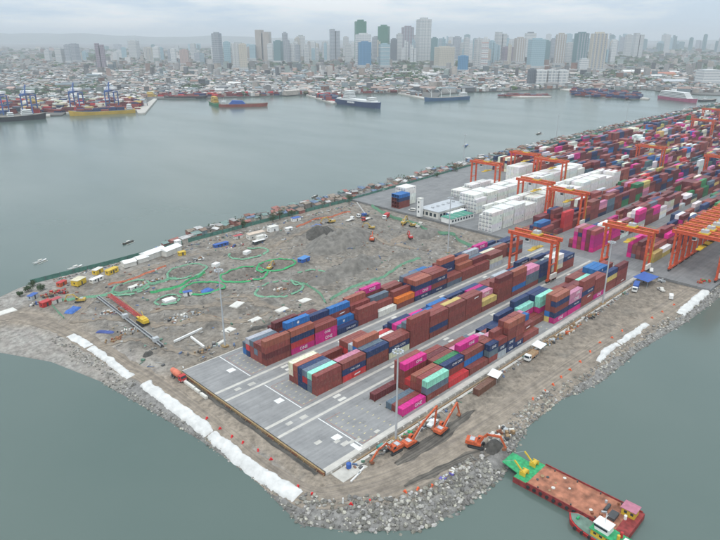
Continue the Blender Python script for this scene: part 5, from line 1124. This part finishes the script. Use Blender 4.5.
LPA = np.array(LANDP)
def on_land(P):
    ins = np.zeros(len(P), bool); B = np.roll(LPA, -1, 0)
    for a, b in zip(LPA, B):
        cond = (a[1] > P[:, 1]) != (b[1] > P[:, 1])
        with np.errstate(divide='ignore', invalid='ignore'): xi = a[0]+(P[:, 1]-a[1])*(b[0]-a[0])/(b[1]-a[1])
        ins ^= cond & (P[:, 0] < xi)
    return ins
def quay(name, pts, z=-.6):
    mb = MB(); mb.prism(pts, SEA-.6, z); return kind(mb.build(name, conc), 'structure')
for pl in (((-60,121.4),(0,117.7),(50,115.5),(50,114),(0,116),(-60,119)), ((66,112.6),(136,109.8),(136,108.6),(66,111)), ((138,113),(145,112.7),(157,98.8),(154,98.4),(136,109.4)), ((306,94.6),(333,103),(338,102.4),(312,94.2)), ((398,92.9),(428,99.3),(432,98.9),(403,92.4)), ((560,89),(600,95.5),(648,98.8),(650,98),(606,92),(572,88.4)), ((500,94.5),(520,97),(551,96.6),(552,95.6),(520,93.5),(503,93.2))):
    P_ = [G(x, y, -.6) for x, y in pl]; quay('quay', [(p.x, p.y) for p in P_])
def ship(name, label, cat, a, b, beam, fb, hm, deckm, build, z=SEA, sheer=2.0, bow=.22):
    A, B = G(*a, z), G(*b, z); d = B-A; l = Vector((d.x, d.y)).length; c = (A+B)/2
    t = thing(name, label, cat, (c.x, c.y, z), math.atan2(d.y, d.x)); mb = MB(); hull(mb, l, beam, -1.5, fb, sheer, bow=bow); mb.build('hull', hm, t)
    mb = MB(); hull(mb, l*.97, beam*.94, fb-.3, fb+.06, sheer*.96, bow=bow); mb.build('deck', deckm, t); build(t, l, beam, fb); return t
shw = pm('ship_white', (.66,.67,.66), .6, .08, .1); shy = pm('ship_yellow', (.58,.38,.06), .6, .15, .1); shb = pm('ship_navy', (.03,.055,.13), .5, .15, .1); shr = pm('ship_red', (.27,.07,.05), .7, .2, .1); shk = pm('ship_black', (.035,.037,.045), .6, .2, .1); shg = pm('ship_green', (.04,.20,.09), .6, .15, .1); deckg = pm('ship_deck', (.22,.2,.17), .8, .25, .2)
def acc(t, x, wd, fb, L_=10, tiers=3, m=shw):
    for k in range(tiers):
        ac = MB().box(x-L_/2+k*.8, -wd/2*(1-.06*k), fb+k*2.8, x+L_/2-k*.5, wd/2*(1-.06*k), fb+k*2.8+2.7).build('accommodation', m, t)
        MB().box(x-L_/2+k*.8-.05, -wd/2*(1-.06*k)-.05, fb+k*2.8+1.2, x+L_/2-k*.5+.05, wd/2*(1-.06*k)+.05, fb+k*2.8+2.0).build('window', glass, ac)
    MB().cyl((x, 0, fb+tiers*2.8-.2), (x, 0, fb+tiers*2.8+6), .3, .12, 6).build('mast', m, t)
def boxes(t, x0, x1, wd, fb, seed, pal='BBDNRUGWY', hmax=3):
    rr = random.Random(seed); x = x0
    while x+12.3 < x1:
        for r in range(int(wd/2.6)):
            for k in range(rr.randint(1, hmax)):
                o = MB().box(0,0,0,12.19,2.44,2.58).build('cargo_container', attr_m if False else cont_m, t, (x, -wd/2+r*2.6, fb+k*2.6)); o.color = (*jitcol(rr.choice(pal), rr, .2), 1)
        x += 12.8
def crn(t, xs, fb, h=14, m=shw):
    for x in xs:
        MB().cyl((x,0,fb), (x,0,fb+h), .8, .5, 8).build('crane_post', m, t); MB().bar((x,0,fb+h*.6), (x+h*.75,0,fb+h*1.25), .7, .6).build('crane_jib', m, t)
def b_dark(t, l, w_, fb): acc(t, l*.28, w_*.85, fb, 16, 3); acc(t, l*.1, w_*.8, fb, 9, 2); boxes(t, -l*.42, l*.0, w_*.8, fb, 3, 'BBYYDR', 3)
def b_yel(t, l, w_, fb):
    boxes(t, -l*.34, l*.4, w_*.7, fb, 5, 'NNNDBN', 2); acc(t, l*.40 if False else -l*.42, w_*.8, fb, 9, 3)
    for k in range(12): MB().box(-l*.4+k*l*.065, -w_*.47, fb, -l*.4+k*l*.065+3, -w_*.36, fb+1.4).build('hatch_box', red, t)
def b_ferry(t, l, w_, fb):
    MB().box(-l*.44,-w_*.45,fb+.1,l*.36,w_*.45,fb+3.2).build('upper_deck', shw, t); acc(t, -l*.22, w_*.9, fb+3.2, 20, 5); acc(t, l*.3, w_*.75, fb+3.2, 14, 2)
    MB().box(-l*.36,-w_*.3,fb+3.2,-l*.28,w_*.3,fb+9).build('funnel', pm('maroon_paint',(.2,.05,.05),.6), t)
    for s in (-1, 1):
        for k in range(7): q = MB().box(0,0,0,2.2,.12,3.0).build('lettering', letter_w, t, (-l*.18+k*3.1, s*w_*.5-(.06 if s > 0 else .06), fb-4.2))
def b_cargo(t, l, w_, fb): acc(t, l*.38 if False else -l*.38, w_*.85, fb, 14, 3); crn(t, (-l*.08, l*.12, l*.34), fb, 15)
def b_red(t, l, w_, fb): acc(t, -l*.40, w_*.8, fb, 9, 2); MB().side([(-l*.3,fb),(l*.05,fb),(-l*.02,fb+6),(-l*.22,fb+7)], -w_*.36, w_*.36).build('hatch_cover', blue, t); MB().box(-l*.05,-w_*.35,fb,l*.4,w_*.35,fb+1.5).build('hatch', deckg, t)
def b_green(t, l, w_, fb): acc(t, 0, w_*.8, fb, l*.45, 4, shy)
def b_pass(t, l, w_, fb):
    for k in range(4): MB().box(-l*.46+k*1.2,-w_*.46,fb+k*2.9,l*(.30-.03*k),w_*.46,fb+k*2.9+2.8).build('passenger_deck', shw, t); MB().box(-l*.45+k*1.2,-w_*.47,fb+k*2.9+1,l*(.295-.03*k),w_*.47,fb+k*2.9+1.8).build('window_row', glass, t)
    MB().box(-l*.2,-2.5,fb+11.6,-l*.1,2.5,fb+16).build('funnel', shw, t)
def b_barge(t, l, w_, fb): boxes(t, -l*.44, l*.42, w_*.8, fb, 9, 'BDDBG', 1)
ship('cargo_ship', 'black hulled cargo ship with white house beside the blue cranes', 'ship', (-46,124.5),(47,118.5),19,7,shk,deckg,b_dark)
ship('container_ship', 'yellow hulled ship moored under the blue quay cranes', 'ship', (135,112.6),(69,116),17,5.5,shy,deckg,b_yel, sheer=3)
ship('tanker', 'green hulled boat with yellow house behind the red barge ship', 'ship', (211,103.5),(219,106.5),11,4.5,shg,deckg,b_green)
ship('coastal_freighter', 'rust red freighter with a blue covered hold in open water', 'ship', (219,107),(268,106.2),14,5,shr,deckg,b_red)
ship('car_ferry', 'navy hulled ferry with white upper works off the pier', 'ship', (338,103.5),(381,108.8),19,9.5,shb,shw,b_ferry)
ship('cargo_ship', 'blue and red hulled cargo ship with three white deck cranes', 'ship', (468,99.3),(424,101.5),17,6.5,pm('ship_blue',(.06,.13,.24),.6,.15,.1),deckg,b_cargo)
ship('container_barge', 'low dark barge carrying maroon boxes beside the small white boat', 'barge', (551,97),(502,95.2),16,3,shk,deckg,b_barge)
ship('passenger_ferry', 'tall white passenger ferry with rose hull line at the river mouth', 'ship', (660,98.5),(697,103),17,6,pm('ship_rose',(.42,.12,.20),.6,.15,.1),shw,b_pass)
ship('small_boat', 'small white boat lying beside the dark barge', 'boat', (499,95.4),(506,95.8),6,2.5,shw,shw,lambda t,l,w_,fb: acc(t,0,w_*.8,fb,l*.4,1))
ship('small_boat', 'dark low boat moored behind the white passenger ferry', 'boat', (699,101.5),(716,101),9,3,shk,deckg,lambda t,l,w_,fb: acc(t,-l*.2,w_*.8,fb,l*.2,1))
ship('cargo_ship', 'dark low freighter moored at the quay behind the green boat', 'ship', (165,98.5),(208,98.5),14,4.5,shk,deckg,lambda t,l,w_,fb: boxes(t,-l*.4,l*.4,w_*.7,fb,12,'BDDR',1))
# blue quay cranes
cb_m = pm('quay_crane_blue', (.05,.11,.30), .5, .15, .1)
def quay_crane(label, px_, py_, a):
    q = G(px_, py_, -.6); t = thing('quay_crane', label, 'quay crane', (q.x, q.y, -.6), a, 'blue quay cranes')
    for x in (-8, 8):
        for y in (-9, 9): MB().bar((x,y,0),(x,y,30),1.6,1.6).build('leg', cb_m, t)
        MB().bar((x,-9,14),(x,9,14),1.3).build('portal_beam', cb_m, t); MB().bar((x,-9,29),(x,9,29),1.6).build('portal_beam', cb_m, t)
    for y in (-9, 9): MB().bar((-8,y,5),(8,y,5),1.3).build('sill_beam', cb_m, t)
    MB().box(-3,-22,30,3,14,33).build('boom', cb_m, t); MB().bar((0,-9,33),(0,-3,46),1.5).build('apex', cb_m, t); MB().box(-9,-6,33,9,8,37).build('machine_house', white, t)
    MB().bar((0,-3,46),(0,-22,33),.5).build('stay', cb_m, t); return t
ang = math.atan2(R2.y, R2.x)
for lb, x, y in (('blue quay crane nearest the black hulled ship bow',31,113.2),('blue quay crane at the bow hatches of the yellow ship',78,109.8),('blue quay crane over the middle of the yellow ship',113,108.4),('blue quay crane behind the black ship stern boxes',2,114.5)): quay_crane(lb, x, y, ang)
rn = random.Random(77); stuff = MB()
for (x0, x1, y0, y1, n, pal, hm) in ((-40,140,102,111.5,420,'BDDRNWBYCG',4),(160,300,93,97,170,'DDBRDN',3),(318,336,96,100.5,60,'NDGBR',3),(345,400,90,93,60,'DDBG',2),(572,640,90.6,97,170,'NNDNGB',2),(500,548,94,96,50,'DBDG',1),(150,156,92,97,20,'YYW',4)):
    for k in range(n):
        x, y = rn.uniform(x0, x1), rn.uniform(y0, y1); p = G(x, y-(0 if x0 < 560 else 0)+((x-x0)/(x1-x0)*(4.5 if x0 == 572 else -4.5 if x0 == -40 else 0)-(2 if x0 == 572 else -3 if x0 == -40 else 0)), -.6)
        if x0 < 500 and not on_land(np.array([(p.x, p.y)]))[0]: continue
        st = rn.randint(1, hm); c = rn.choice(pal)
        for j in range(st): stuff.obox(p.x, p.y, -1.2+j*2.6, 12.2, rn.choice((2.5,5,7.5)), 2.55, ang, 0, jitcol(rn.choice((c, rn.choice(pal))), rn, .2))
kind(stuff.build('shipping_containers', attr_m), 'stuff', 'containers stacked on the docks across the harbour')

# ------------------------------------------------------------------ CITY
def tcol(name): return TOWM[name]
TOWM = {}
for nm, wall, gl in (('grey',(.40,.42,.44),(.16,.2,.24)),('pale',(.56,.56,.54),(.25,.29,.32)),('white',(.66,.66,.64),(.3,.34,.37)),('beige',(.48,.42,.36),(.22,.22,.22)),('cream',(.60,.55,.45),(.28,.28,.27)),('teal',(.16,.28,.29),(.08,.15,.17)),('blue',(.10,.26,.42),(.05,.15,.26)),('mauve',(.32,.27,.31),(.15,.14,.17)),('green',(.05,.20,.13),(.04,.13,.09)),('glass',(.34,.46,.50),(.2,.33,.38)),('pink',(.5,.38,.34),(.25,.22,.22)),('dark',(.17,.19,.21),(.07,.09,.11)),('redw',(.45,.2,.18),(.5,.48,.46))): TOWM[nm] = facade('facade_'+nm, wall, gl, rn.choice((3.4,3.8,7)), rn.choice((4,5,6)))
def tower(x0, x1, yt, yb, cname, label, style=0, top=None, ybase=None):
    yb += 3.0
    b = G((x0+x1)/2, yb, -1.2); dep = (b-CAM).dot(FW); wd = (x1-x0)*dep/CF; h = (yb-yt)/(yb-37.0)*(CAM.z+1.2)
    h = max(10, h); t = thing('tower_block', label, 'tower', (b.x, b.y, -1.2), ang+rn.uniform(-.25, .25), 'high-rise towers of the far city'); dp = wd*rn.uniform(.7, 1.0); m = TOWM[cname]
    wd *= .92
    if style == 2:      # two slabs side by side
        for s in (-1, 1): MB().box(s*wd*.27-wd*.21,-dp/2,0,s*wd*.27+wd*.21,dp/2,h*(1 if s < 0 else .94)).build('slab', m, t)
        MB().box(-wd*.07,-dp*.3,0,wd*.07,dp*.3,h*.9).build('core', TOWM['dark'], t); return t
    MB().box(-wd/2,-dp/2,0,wd/2,dp/2,h*.96).build('shaft', m, t)
    if style == 1:
        for k in range(4): x = -wd/2+(k+.5)*wd/4; MB().box(x-wd*.05,-dp/2-.8,0,x+wd*.05,dp/2+.8,h*.965).build('pier', TOWM['white' if cname in ('pale','white','beige') else 'grey'], t)
    if style == 3:
        for k in range(6): z = h*(.08+.15*k); MB().box(-wd/2-.7,-dp/2-.7,z,wd/2+.7,dp/2+.7,z+h*.02).build('belt', TOWM['redw' if cname == 'white' else 'white'], t)
    MB().box(-wd*.28,-dp*.28,h*.96,wd*.28,dp*.28,h).build('crown', TOWM[top] if top else m, t)
    if top: MB().box(-wd*.5,-dp*.5,h*.72,wd*.5,dp*.5,h*.965).build('upper_floors', TOWM[top], t) if False else None
    MB().box(-wd*.6,-dp*.6,0,wd*.6,dp*.6,min(16,h*.2)).build('podium', TOWM['pale'], t); return t
T = [(215,223,32,66,'grey','tall slim slate grey tower standing alone left of green tower',1),(225,232,41,67,'glass','pale green tower beside the slim slate tower',0),(233,247,42,68,'pale','broad pale tower with brown crown beside pale green tower',1),(58,65,48,61,'pale','short pale tower, left one of a hazy trio',0),(67,72,44,61,'grey','thin grey tower in the hazy trio over the docks',0),(73,80,43,60,'grey','wider grey tower in the hazy trio over the docks',1),(98,107,43,66,'mauve','twin slab brown grey tower above the yellow ship',2),(131,140,40,56,'pale','hazy pale slab tower left of the pink blocks',0),(181,190,49,64,'pink','pinkish tower block with stepped neighbour',0),(192,197,43,59,'pale','thin pale tower right of the pinkish block',0),
 (240,248,43,69,'cream','cream tower at the foot of the beige twins',0),(257,272,30,58,'beige','tall beige twin slab tower',2),(275,283,40,61,'teal','teal grey tower right of the beige twins',0),(283,289,32,60,'grey','tall grey tower behind the teal tower',1),(288,295,43,62,'white','white slim tower before the tall grey one',0),(297,306,35,57,'pale','pale hazy tower before the gap in the skyline',1),(312,319,43,56,'cream','short cream tower in the skyline gap',0),(322,328,41,56,'pale','pale short tower left of the tall white grey tower',0),(330,340,29,58,'grey','tall white and grey tower with dark core in the gap',2),(343,349,36,56,'pale','faint pale tower beside the tall white grey tower',0),
 (355,366,20,60,'green','dark green netted tower under construction',0),(355,371,33,65,'white','white tower in front of the dark green netted one',1),(358,371,41,66,'blue','blue glass tower at the water side of the white one',0),(372,379,36,58,'grey','grey tower between the two green netted towers',0),(378,389,25,58,'green','second green netted tower with stepped top',0),(379,389,43,66,'glass','white and blue banded tower before the second green tower',3),(390,397,38,61,'dark','dark narrow tower right of the banded tower',0),(396,402,33,58,'pale','pale thin tower left of the purple tower',0),(401,413,26,57,'mauve','purple grey tall tower with flat top',1),(409,417,35,57,'pale','pale tower between the purple and the tallest tower',0),
 (416,429,18,60,'pale','tallest tower, pale with purple piers, crowned above all',1),(430,437,37,61,'teal','teal tower right of the tallest tower',0),(435,452,46,67,'cream','broad cream office block near the harbour front',0),(444,453,46,67,'white','white end of the broad cream block',0),(452,460,36,59,'grey','hazy grey tower behind the broad cream block',0),(457,468,55,70,'blue','squat bright blue building by the cream block',0),(466,472,43,61,'white','slim white tower right of the blue building',0),(473,480,38,68,'pale','pale tower left of the red banded tower',1),(480,487,37,69,'white','white tower with red bands',3),(488,493,40,60,'glass','pale glass tower right of the red banded tower',0),
 (494,504,32,58,'pale','tall pale tower with two lift cores',2),(502,512,46,61,'mauve','mauve block right of the pale tower pair',0),(513,523,37,62,'beige','beige tower before the pale cyan tower',1),(523,533,32,60,'white','white tower with dark blue crown',0,'dark'),(527,542,38,67,'glass','wide pale cyan glass tower',0),(542,548,40,61,'teal','narrow teal tower beside the pale cyan one',0),(549,553,38,60,'grey','thin grey tower left of the beige purple tower',0),(553,563,33,64,'beige','beige tower with purple piers left of the teal tower',1),(564,571,42,62,'pale','pale short tower beside the large teal tower',0),(572,584,32,65,'teal','large teal green tower with notched top',1),
 (587,602,32,70,'cream','tall cream tower with white frame right of teal tower',1),(578,587,58,72,'white','white block at the foot of the cream framed tower',0),(527,534,68,84,'dark','dark teal slab by the long white block',0),(534,545,69,84,'white','long white residential block near the waterfront, left part',1),(545,556,69,84,'pale','long white residential block near the waterfront, middle part',1),(556,566,69,84,'white','long white residential block near the waterfront, right part',1),(697,717,69,82,'white','big white hall like building above the river mouth',0),(623,629,34,55,'pale','faint pale far tower left of its taller twin',0),(631,640,33,56,'pale','faint pale far tower, taller twin',2),(610,616,40,54,'grey','faint grey far tower right of the cream framed tower',0)]
for a in T: tower(*a)
for k in range(96):      # hazy far skyline
    x = rn.uniform(440, 740) if k < 76 else rn.uniform(0, 400); w_ = rn.uniform(2.5, 6.5); yt = rn.uniform(33, 44) if k < 76 else rn.uniform(43, 50); yb = rn.uniform(47, 51)
    tower(x, x+w_, yt, yb, rn.choice(('grey','pale','teal','glass')), 'faint hazy tower in the most distant row of the skyline', rn.choice((0,0,2)))
for k in range(120):
    x = rn.uniform(250, 610) if k < 98 else rn.uniform(40, 250); w_ = rn.uniform(2.6, 6.5); yb = rn.uniform(55, 63); yt = rn.uniform(37, 49) if k < 98 else rn.uniform(45, 53)
    tower(x, x+w_, yt, yb, rn.choice(('pale','white','white','grey','beige','cream','glass')), 'slim plain tower filling gaps in the middle rows of the skyline', rn.choice((0,0,1,2)))
CITYC = [(.44,.43,.415),(.52,.51,.495),(.28,.275,.27),(.60,.59,.57),(.34,.28,.24),(.26,.16,.13),(.40,.36,.32),(.2,.24,.26),(.26,.31,.33),(.47,.43,.39),(.18,.18,.18),(.33,.32,.31),(.40,.29,.25),(.3,.35,.33),(.14,.15,.16)]
CITYN = ['grey','pale grey','dark grey','white','brown','rust red','tan','slate','blue grey','peach','charcoal','mid grey','terracotta','sage','black']
pts = []
for k in range(46000):
    s = 930*(7.2)**(rn.random()**1.3); t_x = rn.uniform(-.72, .72)*s; pts.append((s, t_x))
W2 = [ST(s, t) for s, t in pts]; ok = on_land(np.array([(p.x, p.y) for p in W2]))
# keep the docks free of houses
house = MB(); green_m = MB(); nh = 0; hm_ = [pm('city_wall_%d' % i, c_, .85, .2, .2) for i, c_ in enumerate(CITYC)]
for (s, tt), p, k in zip(pts, W2, ok):
    if not k: continue
    x_, y_, dpt = PX((p.x, p.y, 0))
    if y_ > (106 if x_ < 145 else 95.5 if x_ < 420 else 92): continue
    big = 1+max(0, (s-1800)/2600)
    park = mnoise.noise((p.x*.0016, p.y*.0016, 2.2)) > (.28 if x_ < 560 else .05) and y_ < (93 if x_ < 100 else 82)
    if rn.random() < (.62 if park else .07):
        r = rn.uniform(4, 8)*big; green_m.ico((p.x, p.y, -1.2+r*.5), r, rn, sq=(1.2,1.2,.75), jit=.35, c=tuple(v*rn.uniform(.7,1.3) for v in (.05,.075,.04))); continue
    if 560 < x_ and y_ > 84 and rn.random() < .4: continue
    l, wd = rn.uniform(5.5, 12.5)*big, rn.uniform(4.5, 9.5)*big; h = rn.uniform(3.2, 8)*(1+.35*(big-1)); a = rn.gauss(ang, .5)
    if rn.random() < (.03 if s > 2000 else .008): h = rn.uniform(14, 34 if s > 2000 else 20); l *= 1.4; wd *= 1.4
    if rn.random() < .02 and s > 1400: l *= 3.5; wd *= 2.2; h = 9
    ci, cj = rn.randrange(len(CITYC)), rn.randrange(len(CITYC))
    near = s < 1560 or (h > 15 and s < 2600)
    if near and nh < 260 and rn.random() < .6 and abs(tt) < .62*s:
        nh += 1; tl = h > 14
        o = thing('city_building' if tl else 'house', f"{'mid-rise' if tl else 'low'} {CITYN[ci]} {'block' if tl else 'house'} with {CITYN[cj]} roof in the district across the water", 'building' if tl else 'house', (p.x, p.y, -1.3), a, 'buildings in the district across the water')
        MB().box(-l/2,-wd/2,0,l/2,wd/2,h).build('wall', hm_[ci], o)
        (MB().box(-l/2-.2,-wd/2-.2,h,l/2+.2,wd/2+.2,h+.5) if tl else MB().gable(0,0,h+.13,l,wd,wd*.2)).build('roof', hm_[cj], o)
        if tl:
            for z in range(1, int(h/3.4)): MB().box(-l/2-.06,-wd/2-.06,z*3.4+.9,l/2+.06,wd/2+.06,z*3.4+2.1).build('window_row', glass, o)
        continue
    k1, k2 = rn.uniform(.55, 1.18), rn.uniform(.65, 1.18); c1 = tuple(v*k1 for v in CITYC[ci]); c2 = tuple(v*k2 for v in CITYC[cj])
    house.obox(p.x, p.y, -1.3, l, wd, h, a, 0, c1)
    if s < 2400 and h < 12: house.gable(p.x, p.y, -1.3+h+.1, l, wd, wd*.2, a, 0, c2)
    else: house.obox(p.x, p.y, -1.3+h, l*.96, wd*.96, .6, a, 0, c2)
kind(house.build('city_houses', attr), 'stuff', 'dense low houses of the city across the harbour')
for k in range(420):      # waterside trees behind the docks
    x = rn.choice((rn.uniform(-20, 62), rn.uniform(4, 60), rn.uniform(575, 640), rn.uniform(640, 740), rn.uniform(185, 205))); y = rn.uniform(93.5, 97.5) if x < 70 else rn.uniform(72, 80) if x < 640 and x > 300 else rn.uniform(63, 72) if x > 300 else rn.uniform(88, 91)
    p = G(x, y, -1.2); r = rn.uniform(5, 10)*(1+max(0, (80-y)*.04)); green_m.ico((p.x, p.y, -1.2+r*.5), r, rn, sq=(1.2,1.2,.7), jit=.35, c=tuple(v*rn.uniform(.7,1.3) for v in (.042,.065,.038)))
kind(green_m.build('city_trees', pm('city_foliage', None, .85, .4, .3, src='attr')), 'stuff', 'tree clumps between the city houses')
for i, (x, y, l, wd, h, wm, rm, lb) in enumerate(((632,75,70,30,12,offw,white,'long white roofed warehouse beyond the container pier'),(658,77,95,40,11,pm('tan_paint',None),pm('brick_roof',(.4,.17,.12),.8),'brick red roofed warehouse beside the drifting smoke'),(546,86,75,22,9,offw,white,'white roofed waterfront terminal below the long white block'),(462,73,40,20,10,offw,pm('rose_roof',None),'red roofed hall near the blue building'),(672,84,60,25,8,steel,grey_roof,'grey roofed shed near the white ferry'))):
    p = G(x, y, -1.2); t = thing('warehouse', lb, 'warehouse', (p.x, p.y, -1.2), ang); MB().box(-l/2,-wd/2,0,l/2,wd/2,h).build('wall', wm, t); MB().gable(0,0,h+.13,l,wd,5).build('roof', rm, t)
# low hills behind the city
def hills():
    mb = MB(); n = 90; rows = 5; vs = []
    for j in range(rows):
        for i in range(n+1):
            tt = -13500+i*27000/n; s = 14500+j*650; h = (215*max(0, 1-abs(tt+9000)/8500)**.7+60)*math.sin(math.pi*j/(rows-1))**.8*(.75+.45*mnoise.noise((i*.13, j*.3, 4)))+(45*mnoise.noise((i*.5, j, 9)) if 0 < j < rows-1 else 0)
            p = ST(s, tt); vs.append((p.x, p.y, -1.4 if j in (0, rows-1) else min(250, max(0, h))))
    mb.q(vs, [(j*(n+1)+i, j*(n+1)+i+1, (j+1)*(n+1)+i+1, (j+1)*(n+1)+i) for j in range(rows-1) for i in range(n)])
    kind(mb.build('hills', pm('forested_hills', (.07,.09,.06), .9, .3, .002), smooth=True), 'structure')
hills()
# ------------------------------------------------------------------ HAZE
m = bpy.data.materials.new('haze'); m.use_nodes = True; n = m.node_tree.nodes; n.clear(); mo = n.new('ShaderNodeOutputMaterial'); pv = n.new('ShaderNodeVolumePrincipled')
pv.inputs['Color'].default_value = (.90,.955,1.0,1); pv.inputs['Density'].default_value = .000115; pv.inputs['Anisotropy'].default_value = 0
m.node_tree.links.new(pv.outputs[0], mo.inputs['Volume'])
c0 = ST(8000, 0); mb = MB(); mb.obox(c0.x, c0.y, -9, 27000, 31000, 309, CY); kind(mb.build('haze', m), 'stuff', 'pale grey humid haze over the harbour')
